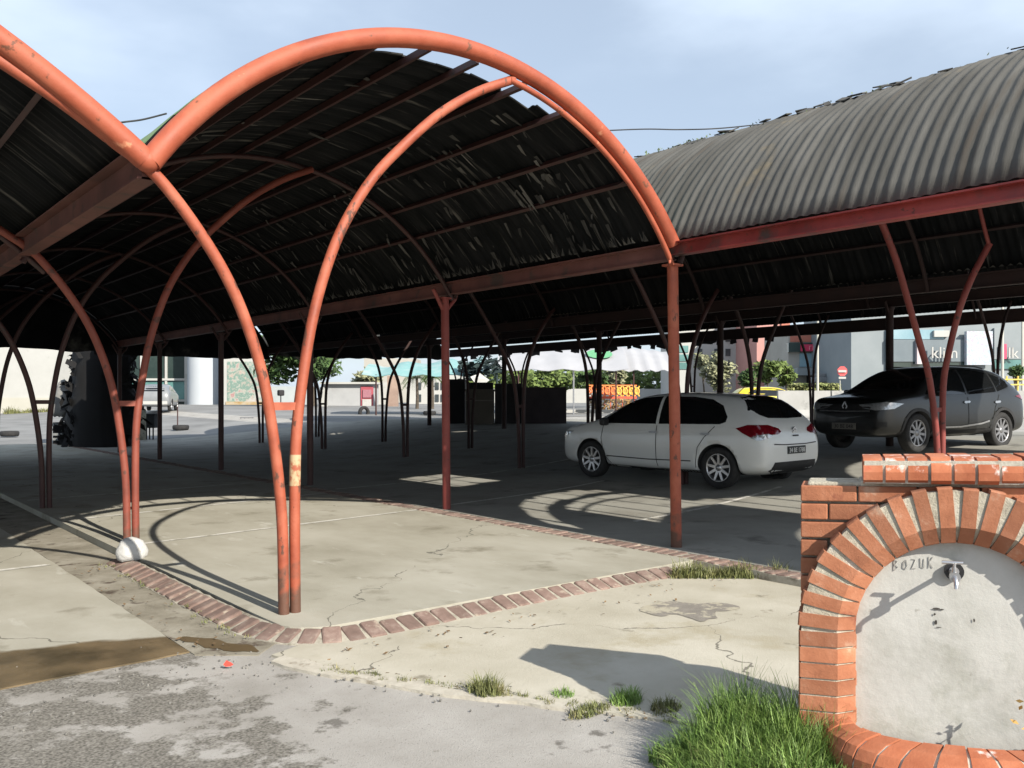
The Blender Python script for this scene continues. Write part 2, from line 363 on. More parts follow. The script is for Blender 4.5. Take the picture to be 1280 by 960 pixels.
wet()
# centre bay slab with its rounded corner
corner = [(-4.32 + .3 - .3 * math.cos(a), -.46 + .3 - .3 * math.sin(a)) for a in frange(0, math.pi / 2, 6)]
prism_sheet('lot_slab', [(-4.32, 26), (-4.32, .2)] + corner[1:] + [(-.62, -.50), (-.16, -.50), (-.16, 26)], 0., CONC,
            'sunlit concrete floor of the middle parking bay', 'concrete floor')
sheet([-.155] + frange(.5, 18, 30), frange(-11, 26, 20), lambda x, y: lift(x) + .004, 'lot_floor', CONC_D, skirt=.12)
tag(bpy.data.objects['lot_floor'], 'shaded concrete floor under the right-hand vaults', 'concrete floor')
prism_sheet('left_slab', [(-24, -.3), (-7, -.30), (-4.90, -.22), (-4.90, 26), (-24, 26)], -.066, CONC_L,
            'concrete floor left of the brick gutter', 'concrete floor', jit=.012)
prism_sheet('gutter', [(-4.896, -.3), (-4.60, -.55), (-4.33, -.3), (-4.33, 26), (-4.896, 26)], -.0690, GUTTER, 'dirty sunken gutter beside the brick kerb', 'gutter')
prism_sheet('apron', [(-4.55, -.62), (-4.40, -1.2), (-4.08, -1.85), (-3.88, -2.15), (-3.72, -2.48), (-3.47, -2.92), (-3.2, -3.4), (-2.4, -5), (-1.5, -7), (-.17, -10), (-.17, -.51), (-4.3, -.51)],
            -.062, CONC2, 'bleached concrete apron in front of the kerb', 'concrete apron', jit=.03)
prism_sheet('edge_strip', [(-4.60, -.75), (-4.46, -1.22), (-4.12, -1.92), (-3.92, -2.2), (-3.75, -2.55), (-3.66, -2.50), (-3.9, -2.08), (-4.06, -1.8), (-4.36, -1.16), (-4.5, -.68)],
            -.058, MORTAR, 'crumbling cement edging between asphalt and apron', 'edging', jit=.035, seg=.06)
# parking bay lines
def line(p, q, wd, nm='parking_line'):
    p = Vector((p[0], p[1], 0)); q = Vector((q[0], q[1], 0)); t = (q - p).normalized(); a = Vector((-t.y, t.x, 0)) * wd / 2
    b = MB(); n = max(1, int((q - p).length / .7)); L = []
    for i in range(n + 1):
        c = p.lerp(q, i / n)
        for s_ in (a, -a):
            v = c + s_; zz = .0045 if v.x > -.16 else (0. if v.x > -4.33 else -.066)
            L.append((v.x, v.y, lift(v.x) + zz + .0045))
    b.add(L, [(2 * i, 2 * i + 1, 2 * i + 3, 2 * i + 2) for i in range(n)])
    o = b.build(nm, PAINTLINE, fix=False); tag(o, kind='structure')
line((-4.25, 3.62), (-.3, 4.12), .07); line((0, 4.18), (4.0, 4.95), .07); line((-4.2, 6.0), (-.3, 6.75), .07)
line((-7.2, 3.30), (-4.94, 3.40), .08); line((0, 7.1), (6., 7.9), .07); line((-4.2, 8.6), (-.3, 9.1), .07)
line((1., 1.5), (5.0, 2.1), .07)

# brick kerbs: every brick is a bevelled block sloping from the slab to the lower ground
def kerb(name, path, label, w0, zi, zo, pitch=.162, bw=.128, side=1):
    t = thing(name, label, 'kerb', (path[0][0], path[0][1], zo)); t['kind'] = 'structure'
    P = spline([(p[0], p[1], 0) for p in path], 24)
    L = [0.]
    for i in range(1, len(P)): L.append(L[-1] + (P[i] - P[i - 1]).length)
    bb = MB(); mo = MB(); d = pitch / 2; ring = []
    def pos(s_):
        for i in range(1, len(P)):
            if L[i] >= s_:
                u = (s_ - L[i - 1]) / (L[i] - L[i - 1]); return P[i - 1].lerp(P[i], u), (P[i] - P[i - 1]).normalized()
        return P[-1], (P[-1] - P[-2]).normalized()
    while d < L[-1] - pitch / 2:
        c, tt = pos(d); a = Vector((tt.y, -tt.x, 0)) * side          # a points to the outer, lower side
        sl_ = (zo - zi) / w0; out = (a + Vector((0, 0, sl_))).normalized(); up = tt.cross(out).normalized()
        if up.z < 0: up = -up
        M = Matrix((tt, out, up)).transposed() @ Matrix.Rotation(random.uniform(-.04, .04), 3, 'Z') @ Matrix.Rotation(random.uniform(-.03, .03), 3, 'X')
        cc = c + Vector((0, 0, (zi + zo) / 2 - .033 + random.uniform(-.006, .006)))
        if random.random() > .03: bb.box(cc, (bw * random.uniform(.92, 1.05), w0 * random.uniform(.93, 1.03), .075), 0, M, .016)
        d += pitch
    N = int(L[-1] / .06); vs_ = []
    for i in range(N + 1):
        c, tt = pos(L[-1] * i / N); a = Vector((tt.y, -tt.x, 0)) * side
        j = .012 * noise.noise((c.x * 9, c.y * 9, 2))
        vs_ += [c - a * (w0 * .5 + .006) + Vector((0, 0, zi - .012 + j)), c + a * (w0 * .5 + .006) + Vector((0, 0, zo - .006 + j)), c + a * (w0 * .5 + .012) + Vector((0, 0, zo - .12))]
    mo.add(vs_, [q for i in range(N) for q in ((3 * i, 3 * i + 1, 3 * i + 4, 3 * i + 3), (3 * i + 1, 3 * i + 2, 3 * i + 5, 3 * i + 4))])
    bb.build('bricks', BRICKKERB, t); mo.build('mortar', KMORT, t)
kerb('brick_kerb', [(-4.45, 3.1), (-4.45, 1.5), (-4.44, .3), (-4.40, -.12), (-4.31, -.35), (-4.15, -.52), (-3.88, -.59), (-3.2, -.585), (-2., -.56), (-.66, -.62)],
     'sloping dusty brick kerb rounding the corner of the middle bay', .185, .004, -.060, pitch=.142, bw=.122, side=1)
kerb('brick_strip', [(-.28, 26.), (-.28, 4.), (-.26, -.9), (-.26, -3.)], 'flat brick strip on the floor along the row of straight posts', .24, .004, .004, pitch=.12, bw=.10)

# puddle, stains, mortar patch
WET = mat('brown_puddle', [(.085, .06, .03), (.13, .095, .055)], scale=2., rough=.5, spec=.3, bump=.04, bscale=8)
def blob(name, poly, z, m, label, cat, n=4, jit=.02, kind='structure'):
    pts = [(p.x, p.y) for p in spline([(p[0], p[1], 0) for p in poly + poly[:1]], n)][:-1]
    pts = [(x + jit * noise.noise((x * 7, y * 7, 3)), y + jit * noise.noise((x * 7, y * 7, 9))) for x, y in pts]
    b = MB(); b.add([(x, y, z) for x, y in pts], [list(range(len(pts)))]); o = b.build(name, m); tag(o, label, cat, kind=kind)
    if o.data.polygons[0].normal.z < 0: o.data.flip_normals()
    return o
blob('puddle', [(-4.86, .1), (-4.78, .12), (-4.66, -.12), (-4.56, -.36), (-4.58, -.48), (-4.68, -.40), (-4.80, -.12)], -.0655, WET, 'small muddy puddle at the mouth of the gutter', 'puddle', jit=.06)
STAIN = mat('grey_worn_patch', [(.17, .155, .135), (.24, .22, .19)], scale=8, rough=.95, bump=.4, spots=((.38, .35, .27), 7., .52, .08))
blob('patch', [(-2.0, -1.32), (-1.82, -1.25), (-1.62, -1.27), (-1.5, -1.42), (-1.34, -1.62), (-1.42, -1.75), (-1.62, -1.7), (-1.75, -1.82), (-1.9, -1.78), (-1.88, -1.6), (-2.02, -1.5)], -.0585, STAIN,
     'grey broken surface patch in the pale apron', 'patch', jit=.07)

# ------------------------------------------------------------------ vaulted canopies
ROWS = [0, 3.85, 7.75, 11.7, 15.6, 19.5]

def circ(x0, x1, z0, rise):
    h = (x1 - x0) / 2; R = (h * h + rise * rise) / (2 * rise); return (x0 + x1) / 2, z0 + rise - R, R

def vault(name, label, x0, x1, z0, rise, y0, y1, ribs, out_mat, purl_x, holes=(), lifted=True, rag=None, metal=None):
    metal = metal or DARKRED
    t = thing(name, label, 'vaulted roof', ((x0 + x1) / 2, y0, lift((x0 + x1) / 2)))
    xc, zc, R = circ(x0, x1, z0, rise)
    LF = (lambda x: lift(x)) if lifted else (lambda x: 0.)
    A0 = math.atan2(z0 - zc, x0 - xc); A1 = math.atan2(z0 - zc, x1 - xc)
    if A0 < 0: A0 += 2 * math.pi
    S0, S1 = A0 - .06 / R, A1 + .06 / R                                # the sheets stop just above the gutter beam
    # corrugated sheets, two skins
    na = 34; pitch = .108; k = 6
    ys = []; y = y0
    while y < y1: ys.append(y); y += pitch / k if y < 9 else pitch / 4
    b = MB()
    def P(i, y, off):
        a = S0 + (S1 - S0) * i / na
        sheet_row = 1.2; lap = .010 * math.floor((a * R) / 1.15 % 2)
        wv = .0085 * math.sin(2 * math.pi * y / pitch)
        sag = .018 * noise.noise((a * 2.2, y * .6, 3.)) + .008 * noise.noise((a * 6, y * 2.3, 1.))
        r = R + .055 + off + wv + sag + lap
        x = xc + r * math.cos(a); return (x, y, zc + r * math.sin(a) + LF(x))
    def gone(i, y):
        a = S0 + (S1 - S0) * (i + .5) / na; x = xc + R * math.cos(a)
        n_ = .13 * noise.noise((x * 2.1, y * 2.1, 5.)) + .06 * noise.noise((x * 9, y * 9, 8.))
        for (hx0, hx1, hy0, hy1) in holes:
            if hx0 + n_ < x < hx1 + n_ and hy0 + n_ < y < hy1 - n_: return True
        if rag and y < y0 + rag(x) + n_ * .3: return True
        return False
    ny = len(ys)
    V = [P(i, y, .006) for y in ys for i in range(na + 1)]; W = [P(i, y, -.006) for y in ys for i in range(na + 1)]
    of = []; inn = []; keep = set()
    for j in range(ny - 1):
        for i in range(na):
            if gone(i, ys[j]): continue
            keep.add((i, j)); q = [j * (na + 1) + i, j * (na + 1) + i + 1, (j + 1) * (na + 1) + i + 1, (j + 1) * (na + 1) + i]
            of.append(q); inn.append(q[::-1])
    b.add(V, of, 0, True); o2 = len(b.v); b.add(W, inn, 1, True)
    rim = []
    for (i, j) in keep:
        q = [j * (na + 1) + i, j * (na + 1) + i + 1, (j + 1) * (na + 1) + i + 1, (j + 1) * (na + 1) + i]
        for (di, dj, e) in ((0, -1, (0, 1)), (1, 0, (1, 2)), (0, 1, (2, 3)), (-1, 0, (3, 0))):
            if (i + di, j + dj) not in keep: rim.append((q[e[0]], q[e[1]]))
    for a_, c_ in rim:
        b.f.append([a_, c_, c_ + o2, a_ + o2][::-1]); b.mi.append(1); b.sm.append(False)
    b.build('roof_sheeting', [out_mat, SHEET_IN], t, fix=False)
    # purlins
    for px in purl_x:
        dx = px - xc; z = zc + math.sqrt((R + .005) ** 2 - dx * dx) + LF(px); a = math.atan2(z - zc, dx)
        m = MB(); up = Vector((math.cos(a), 0, math.sin(a)))
        m.bar((px, y0 + .05, z), (px, y1 - .05, z), .035, .055, 0, up)
        m.build('purlin', metal, t)
    # ribs
    for ry in ribs:
        m = MB(); pts = []
        ex = .05
        for s_ in range(41):
            a = A0 + ex + (A1 - A0 - 2 * ex) * s_ / 40; r = R - .065; x = xc + r * math.cos(a); pts.append((x, ry, zc + r * math.sin(a) + LF(x)))
        m.tube(pts, .03, 8); rb = m.build('rib', metal, t)
    return t, xc, zc, R, A0, A1

def beam(x, y0, y1, ztop, t, m, name='gutter_beam', h=.19, wd=.12, pan=.10):
    b = MB()
    b.bar((x, y0, ztop - h / 2), (x, y1, ztop - h / 2), wd * .55, h)
    b.bar((x, y0, ztop - .008), (x, y1, ztop - .008), wd + pan, .014); b.bar((x, y0, ztop - h + .008), (x, y1, ztop - h + .008), wd, .014)
    return b.build(name, m, t)

def arc_pts(xc, zc, R, a0, a1, y, n=48):
    return [(xc + R * math.cos(a0 + (a1 - a0) * i / n), y, zc + R * math.sin(a0 + (a1 - a0) * i / n)) for i in range(n + 1)]

Z0 = 3.02
# middle vault
mid, xc, zc, R, A0, A1 = vault('canopy_vault', 'middle canopy vault with thick orange arch at its open end', -5.07, -.03, Z0 - .05, 1.34, .10, 19.6, ROWS[1:], SHEET_GREEN,
    [-4.72, -4.35, -3.86, -3.35, -2.87, -2.39, -1.86, -1.40, -.94, -.57], rag=lambda x: .40 * smooth((x + 3.6) / .5) * smooth((-1.15 - x) / .5),
    holes=())
m = MB(); m.tube(arc_pts(xc, zc, R, A0, A1 + .02, 0., 60), .072, 16); m.build('front_arch', ORANGE, mid)
m = MB(); m.lathe([(.0005, -.0735)] + [(.0735 * math.cos(q), .0735 * math.sin(q)) for q in frange(-1.4, 1.4, 12)] + [(.0005, .0735)], 20, 0, 'y', (-5.085, 0., Z0 - .046)); m.build('valley_joint', ORANGE, mid)
m = MB()
m.tube(arc_pts(xc, zc, R - .115, A0 + (A1 - A0) * .57, A1 - .05, .01, 60) + [(-.10, .01, 2.86), (-.045, .01, 2.72)], .026, 10); m.build('arch_liner', ORANGE, mid)
beam(-5.07, .05, 19.5, Z0 + .025, mid, BROWN0, h=.175)
# left vault
xl0, xl1 = -13.07, -5.10
left, xc2, zc2, R2, B0, B1 = vault('canopy_vault', 'left canopy vault cut off by the picture edge', xl0, xl1, Z0 - .04, 1.40, .10, 26., ROWS[1:] + [23.4], SHEET_OUT,
    [-5.62 - .55 * i for i in range(13)], rag=lambda x: .05)
m = MB(); m.tube(arc_pts(xc2, zc2, R2, B0, B1, 0., 60), .072, 16); m.build('front_arch', ORANGE, left)
beam(-13.07, .02, 19.5, Z0 - .04, left, DARKRED)
# right vault: reaches further towards the street, torn along its crown
right, xc3, zc3, R3, _, _ = vault('canopy_vault', 'right canopy vault with grey corrugated flank and torn ridge', .03, 5.37, Z0 - .02, 1.73, -7.6, 22., [-7.4, -4.2] + ROWS, SHEET_OUT,
    [.28 + .53 * i for i in range(10)], metal=RED_SHADE, holes=[(1.78, 2.85, -1.25, .55), (.05, 3.0, -3.78, -3.24), (1.25, 3.05, -5.75, -4.05), (3.1, 5.4, -7.7, -5.3)])
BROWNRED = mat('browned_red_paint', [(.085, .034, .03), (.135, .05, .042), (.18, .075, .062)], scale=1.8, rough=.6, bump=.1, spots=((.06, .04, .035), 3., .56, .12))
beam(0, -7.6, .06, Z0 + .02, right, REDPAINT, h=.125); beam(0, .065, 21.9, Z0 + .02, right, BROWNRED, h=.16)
# ridge cap of torn scraps
m = MB(); random.seed(3)
for i in range(90):
    y = -3.0 + i * .12 + random.uniform(-.05, .05); a = rad(112 + random.uniform(-2.5, 2.5)); r = R3 + .07 + random.uniform(0, .02)
    if random.random() < (.8 if -2.2 < y < 1.6 else .22):
        m.box((xc3 + r * math.cos(a), y, zc3 + r * math.sin(a) + lift(2.)), (random.uniform(.05, .2), random.uniform(.06, .24), .012), 0,
              Matrix.Rotation(random.uniform(-.6, -.1), 3, 'Y') @ Matrix.Rotation(random.uniform(-.15, .15), 3, 'X') @ Matrix.Rotation(random.uniform(-.6, .6), 3, 'Z'))
o = m.build('torn_ridge', mat('broken_sheet_scraps', [(.03, .03, .03), (.09, .085, .075)], scale=6, rough=.95), right); o['kind'] = 'stuff'
MOSS = mat('pale_moss', [(.10, .14, .06), (.20, .26, .13)], scale=9, rough=1.)
m = MB()
for i in range(260):
    y = random.choice([random.uniform(-6, -3.1), random.uniform(.6, 3.4), random.uniform(-3, 6)]); a = rad(113 + random.uniform(-3, 3)); r = R3 + .06 + random.uniform(0, .05)
    p = Vector((xc3 + r * math.cos(a), y, zc3 + r * math.sin(a) + lift(2.))); s_ = random.uniform(.008, .024)
    d1 = Vector((random.uniform(-1, 1), random.uniform(-1, 1), random.uniform(-.4, 1))).normalized() * s_; d2 = Vector((random.uniform(-1, 1), random.uniform(-1, 1), random.uniform(0, 1))).normalized() * s_
    m.add([p, p + d1, p + d1 + d2 * 1.5, p + d2], [(0, 1, 2, 3)])
o = m.build('moss', MOSS, right, fix=False); o['kind'] = 'stuff'
# dark sheets added to shut out the bright sky at the open far ends
def blocking_gable(t, xc, zc, R, y, z0, zcut):
    m = MB(); n = 40; L = []
    for i in range(n + 1):
        x = xc - (R + .10) + 2 * (R + .10) * i / n; zt = zc + math.sqrt(max(0, (R + .10) ** 2 - (x - xc) ** 2))
        if zt > z0: L.append((x, zt))
    for a, b_ in zip(L, L[1:]):
        lo = zcut + .12 * noise.noise((a[0] * 1.7, y, 0)); lo2 = zcut + .12 * noise.noise((b_[0] * 1.7, y, 0))
        m.add([(a[0], y, lo), (b_[0], y, lo2), (b_[0], y, b_[1]), (a[0], y, a[1]), (a[0], y + .02, lo), (b_[0], y + .02, lo2), (b_[0], y + .02, b_[1]), (a[0], y + .02, a[1])], [(0, 1, 2, 3), (7, 6, 5, 4), (0, 4, 5, 1), (2, 6, 7, 3)])
    m.build('sky_blocking_gable', SHEET_IN, t)
blocking_gable(mid, xc, zc, R, 19.62, Z0 - .1, 2.75); blocking_gable(left, xc2, zc2, R2, 26.02, Z0 - .1, 2.5); blocking_gable(right, xc3, zc3, R3, 22.02, Z0 - .1, 2.78)
# third and fourth vaults
third, xc4, zc4, R4, _, _ = vault('canopy_vault', 'third canopy vault, dark underside right of the grey flank', 5.43, 10.4, Z0 - .02, 1.70, -5.2, 23., [-.45, 3.55, 7.7, 12, 16, 20], SHEET_OUT,
    [5.8 + .6 * i for i in range(8)], metal=RED_SHADE, holes=[(7., 7.5, 13., 13.5), (9, 9.4, 9, 9.3)])
beam(5.40, -7.6, 22.9, Z0 + lift(5.4), third, RED_SHADE)
fourth, xc5, zc5, R5, _, _ = vault('canopy_vault', 'outermost dark canopy vault above the far kerb barriers', 10.46, 15.6, Z0 - .02, 1.70, -2.6, 26., [-.45, 3.55, 7.7, 12, 16, 20], SHEET_OUT,
    [10.8 + .6 * i for i in range(8)], metal=RED_SHADE)
beam(10.43, -5.2, 25.9, Z0 + lift(10.4), fourth, RED_SHADE)
beam(15.63, -2.6, 25.9, Z0 + lift(15.6), fourth, RED_SHADE, 'eave_beam', h=.32)
blocking_gable(third, xc4, zc4, R4, 23.02, Z0 - .1, 2.95); blocking_gable(fourth, xc5, zc5, R5, 26.02, Z0 - .1, 3.2)
# ragged scraps hanging from the far eave, where light pricks through
m = MB()
for i in range(46):
    y = random.uniform(8, 25); s_ = random.uniform(.05, .3); x = 15.62
    m.box((x + random.uniform(-.03, .03), y, Z0 + lift(x) - .32 - s_ * .2), (.01, random.uniform(.08, .5), s_ * .7), 0, Matrix.Rotation(random.uniform(-.3, .3), 3, 'X'))
o = m.build('hanging_scraps', BLACKPL, fourth); o['kind'] = 'stuff'

# ------------------------------------------------------------------ forked columns and posts
RARM = [(.04, 0), (.035, .65), (.045, 1.2), (.09, 1.6), (.17, 2.05), (.28, 2.43), (.42, 2.76), (.64, 3.11), (.88, 3.38), (1.25, 3.73), (1.64, 4.0), (2.02, 4.19)]
LARM = [(-.045, 0), (-.06, .66), (-.12, 1.21), (-.20, 1.65), (-.32, 2.02), (-.45, 2.3), (-.61, 2.55), (-.79, 2.78), (-.94, 2.93), (-1.13, 3.05), (-1.35, 3.19), (-1.60, 3.33), (-2.2, 3.62), (-2.9, 3.88)]
MIN_ = [(-.05, 0), (-.07, .75), (-.16, 1.6), (-.34, 2.1), (-.78, 2.78), (-1.25, 3.40), (-1.7, 3.92), (-2.1, 4.32), (-2.35, 4.48)]
MOUT = [(.05, 0), (.06, 1.3), (.14, 2.0), (.40, 2.63), (.83, 3.2), (1.2, 3.52), (1.6, 3.82), (2.0, 4.08), (2.5, 4.30)]

def forked(name, label, base, armA, armB, m, r, brace_z, group, brace=None):
    t = thing(name, label, 'column', base, group); bx, by, bz = base
    for arm in (armA, armB):
        b = MB(); b.tube([(bx + p.x, by + p.y, bz + p.z) for p in spline([(q[0], q[2] if len(q) > 2 else 0, q[1]) for q in arm], 5)], r, 12); b.build('curved_arm', m, t)
    def xat(arm, z):
        for (x0, z0_), (x1, z1_) in zip([q[:2] for q in arm], [q[:2] for q in arm[1:]]):
            if z0_ <= z <= z1_: return x0 + (x1 - x0) * (z - z0_) / (z1_ - z0_)
    b = MB(); b.box((bx + (xat(armA, brace_z) + xat(armB, brace_z)) / 2, by, bz + brace_z), (abs(xat(armA, brace_z) - xat(armB, brace_z)) - r * .6, .03, .055)); b.build('crossbar', m, t)
    return t

GA = 'forked columns between the left and middle vaults'
c0 = forked('forked_column', 'bright orange forked column nearest the kerb corner', (-4.12, 0.03, 0), RARM, LARM, ORANGE2, .038, 1.44, GA)
c1 = forked('forked_column', 'orange forked column standing behind the white stone', (-4.12, 3.75, 0), RARM, LARM, ORANGE_SHADE, .038, 1.44, GA)
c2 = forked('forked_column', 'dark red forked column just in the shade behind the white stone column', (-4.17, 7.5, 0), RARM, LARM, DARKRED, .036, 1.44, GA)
for y, lb in zip((11.5, 15.4, 19.3), ('fourth forked column back in the row of the kerb corner', 'fifth forked column back in the row of the kerb corner', 'forked column at the far end of the kerb corner row')):
    copy_tree(c2, (-4.17, y, 0), lb)
GB = 'forked columns between the right and third vaults'
M0IN = [(-.05, 0), (-.08, .85), (-.28, 1.63), (-.54, 2.08), (-.86, 2.61), (-1.16, 3.08), (-1.50, 3.48), (-2.0, 3.98), (-2.4, 4.3)]
M0OUT = [(0.05, 0, 0), (0.08, 0.75, 0.0), (0.06, 1.55, -0.02), (0.04, 2.0, -0.1), (0.06, 2.56, -0.23), (0.15, 2.97, -0.35), (0.29, 3.38, -0.5)]
M0 = forked('forked_column', 'dull red forked column in front of the dark SUV', (4.72, -.45, lift(4.72)), M0IN, M0OUT, REDDULL, .04, 1.25, GB)
b = MB(); b.tube([(5.005, -.945, 3.45), (4.86, -.945, 3.66), (4.70, -.945, 3.93)], .026, 8); b.build('brace', REDDULL, M0)
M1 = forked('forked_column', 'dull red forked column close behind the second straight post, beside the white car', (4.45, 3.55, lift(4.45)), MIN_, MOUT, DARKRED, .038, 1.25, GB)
for y, lb in zip((7.7, 12., 16.2, 20.4), ('dark forked column left of the white hatchback, before the black panels', 'slim dark forked column half hidden by the second straight post', 'fifth forked column back in the white car row', 'forked column at the far end of the white car row')):
    copy_tree(M1, (4.45, y, lift(4.45)), lb)
MIR = lambda a: [(-x, z) for x, z in a]
for y, lb in zip((3.55, 7.7, 12., 16.2, 20.4), ('dark forked column beyond the roof of the white car', 'dark forked column beyond the bonnet of the white car', 'dark forked column right behind the stacked panels', 'dark forked column far left of the stacked panels', 'thin forked column at the far end of the third vault')):
    if y < 4: M2 = forked('forked_column', lb, (6.38, y, lift(6.38)), MIR(MOUT), MIR(MIN_), RED_SHADE, .036, 1.25, 'forked columns inside the third vault')
    else: copy_tree(M2, (6.38, y, lift(6.38)), lb)
for y, lb in zip((2.75, 7.5, 11.6, 15.8, 20., 24.), ('outer forked column seen above the rear roof of the dark SUV', 'outer forked column seen above the bonnet of the dark SUV', 'outer forked column seen over the roof of the white car', 'outer forked column left of the white car, before the orange fence', 'outer forked column near the black panels', 'outer forked column at the far corner of the canopy')):
    if y < 4: M3 = forked('forked_column', lb, (14.75, y, lift(14.75)), MIN_, MOUT[:6], RED_SHADE, .034, 1.25, 'forked columns along the outer eave')
    else: copy_tree(M3, (14.75, y, lift(14.75)), lb)

def post(name, label, x, y, m, h, group, leanx=0., r=.055, zb=None, left=True):
    z = lift(x) if zb is None else zb
    t = thing(name, label, 'post', (x, y, z), group)
    b = MB(); b.tube([(x, y, z - .05), (x + leanx * .5, y, z + h * .5), (x + leanx, y, z + h)], r, 16); b.build('shaft', m, t)
    b = MB(); b.box((x + leanx, y, z + h - .012), (.15, .15, .02)); b.build('head_plate', m, t)
    b = MB(); b.tube([(x + leanx + .03, y, z + h - .17), (x + leanx + .16, y, z + h - .02), (x + leanx + .20, y, z + h + .08)], .026, 8)
    if left: b.tube([(x + leanx - .03, y, z + h - .17), (x + leanx - .13, y, z + h), (x + leanx - .19, y, z + h + .10)], .026, 8); b.build('brace', m, t)
    return t
GP = 'straight posts under the beam right of the middle vault'
post('straight_post', 'orange straight post at the right foot of the big arch', .02, .03, ORANGE2, 2.83, GP, -.06, left=False)
post('straight_post', 'reddish straight post second from the front, at the sun edge', -.06, 3.9, REDDULL, 2.84, GP, -.03)
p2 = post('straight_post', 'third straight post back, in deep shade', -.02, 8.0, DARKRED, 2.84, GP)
for y, lb in zip((12.05, 16., 19.4), ('dark straight post before the graffiti wall', 'fifth straight post back in the dark', 'straight post at the far end of the middle vault')):
    copy_tree(p2, (-.02, y, 0), lb)
p3 = post('straight_post', 'thick dark straight post seen left of the big grey shop', 10.4, 3.1, RED_SHADE, 2.84, 'straight posts under the outer valley beam', r=.075)
for y, lb in zip((7.3, 11.4, 15.6, 19.8), ('second straight post of the outer beam, over the white car', 'third straight post of the outer beam, left of the white car', 'fourth straight post of the outer beam by the black panels', 'last straight post of the outer beam in the dark')):
    copy_tree(p3, (10.4, y, lift(10.4)), lb)

# ------------------------------------------------------------------ brick drinking fountain (built in its own frame k, m, z)
FO = Vector((-3.451, -3.529, -.075)); KW = Vector((.4929, -.8704, 0)); KN = Vector((-.8703, -.4929, 0)); TILT = math.tan(rad(1.4))
def fk(k, m, z): return FO + KW * k + KN * m + Vector((0, 0, z + .06 + TILT * k))
fount = thing('brick_fountain', 'orange brick wall fountain with arched plaster niche and dry tap', 'fountain', FO)
FM = Matrix((KW + Vector((0, 0, TILT)), KN, Vector((0, 0, 1)))).transposed()
def fbox(b, k0, k1, m0, m1, z0, z1, mi=0, bev=.006): b.box(fk((k0 + k1) / 2, (m0 + m1) / 2, (z0 + z1) / 2), (k1 - k0, m1 - m0, z1 - z0), mi, FM, bev)
KC, ZC, RI, RO = .598, .540, .376, .600
# wall of stretcher bricks over a mortar core
core = MB(); fbox(core, .008, 1.188, -.235, -.045, -.1, 1.125, 0, 0); core.build('mortar_core', CEMENT, fount)
wb = MB(); zz = 1.137; row = 0
while zz > -.05:
    h = .066; k = 0.
    while k < 1.18:
        k1 = min(k + (.23 if row % 2 == 0 or k > 0 else .115), 1.196); mk = (k + k1) / 2
        hidden = math.hypot(mk - KC, zz - h / 2 - ZC) < .40 and zz > .5
        if k1 - k > .04 and not hidden:
            dm = random.uniform(-.003, .003); fbox(wb, k + .003, k1 - .004, -.25, -.012 + dm, zz - h, zz, 0, .005) if not (abs(mk - KC) < .42 and zz - h < ZC + .36) else None
        k = k1
    zz -= .0775; row += 1
wb.build('wall_bricks', BRICK, fount)
# left pier side mortar top
b = MB(); fbox(b, .03, .26, -.24, -.03, 1.132, 1.152, 0, .008); fbox(b, .24, 1.17, -.24, -.02, 1.135, 1.160, 0, .006); b.build('cement_bed', CEMENT, fount)
# capping bricks on edge with a chamfered lip
def capbrick(b, k0, k1, m0, m1, z0, z1, mi=0):
    prof = [(m0, z0), (m1 - .018, z0), (m1, z0 + .016), (m1, z0 + .048), (m1 - .012, z1 - .03), (m1 - .035, z1 - .006), (m1 - .06, z1), (m0, z1)]
    n = len(prof); e = .004
    vs_ = [fk(k0, *p) for p in prof] + [fk(k1, *p) for p in prof]
    b.add(vs_, [list(range(n)), [i + n for i in range(n)][::-1]] + [(i, i + n, (i + 1) % n + n, (i + 1) % n) for i in range(n)], mi)
b = MB(); k = .25
while k < .97:
    wd = .079; capbrick(b, k + .002, k + wd - .004, -.27, .035 + random.uniform(-.004, .004), 1.152, 1.258 + random.uniform(-.003, .003)); k += .0845
b.build('capping_bricks', BRICKTOP, fount)
b = MB(); fbox(b, .256, .99, -.262, .020, 1.153, 1.245, 0, 0); b.build('capping_mortar', MORTAR, fount)
# ring of bricks: face at m=.10, inner edge chamfered back to m=.02
def ringbrick(b, ang, th, r0, r1):
    ca, sa = math.cos(ang), math.sin(ang); ro = random.uniform(-.006, .006); mf = .078 + random.uniform(-.003, .003)
    prof = [(r1 + ro, -.04), (r1 + ro, mf - .008), (r1 + ro - .006, mf), (r0 + .070, mf), (r0 + .004, .028), (r0, .02), (r0, -.04)]; n = len(prof)
    vs_ = []
    for s_ in (-th / 2, th / 2):
        for r, mm in prof: vs_.append(fk(KC + r * ca - s_ * sa, mm, ZC + r * sa + s_ * ca))
    b.add(vs_, [list(range(n)), [i + n for i in range(n)][::-1]] + [(i, i + n, (i + 1) % n + n, (i + 1) % n) for i in range(n)])
b = MB(); NB = 20
for i in range(NB): ringbrick(b, math.pi * (i + .5) / NB, .0535, RI, RO)
for sd in (0, 1):
    z = ZC - .034
    while z > .0:
        th = .058; ca = -1 if sd == 0 else 1
        prof = [(RO, -.04), (RO, .072), (RO - .006, .078), (RI + .070, .078), (RI + .004, .028), (RI, .02), (RI, -.04)]; n = len(prof); vs_ = []
        for s_ in (-th / 2, th / 2):
            for r, mm in prof: vs_.append(fk(KC + ca * r, mm, z + s_))
        b.add(vs_, [list(range(n)), [q + n for q in range(n)][::-1]] + [(q, q + n, (q + 1) % n + n, (q + 1) % n) for q in range(n)])
        z -= .067
b.build('arch_bricks', BRICK, fount)
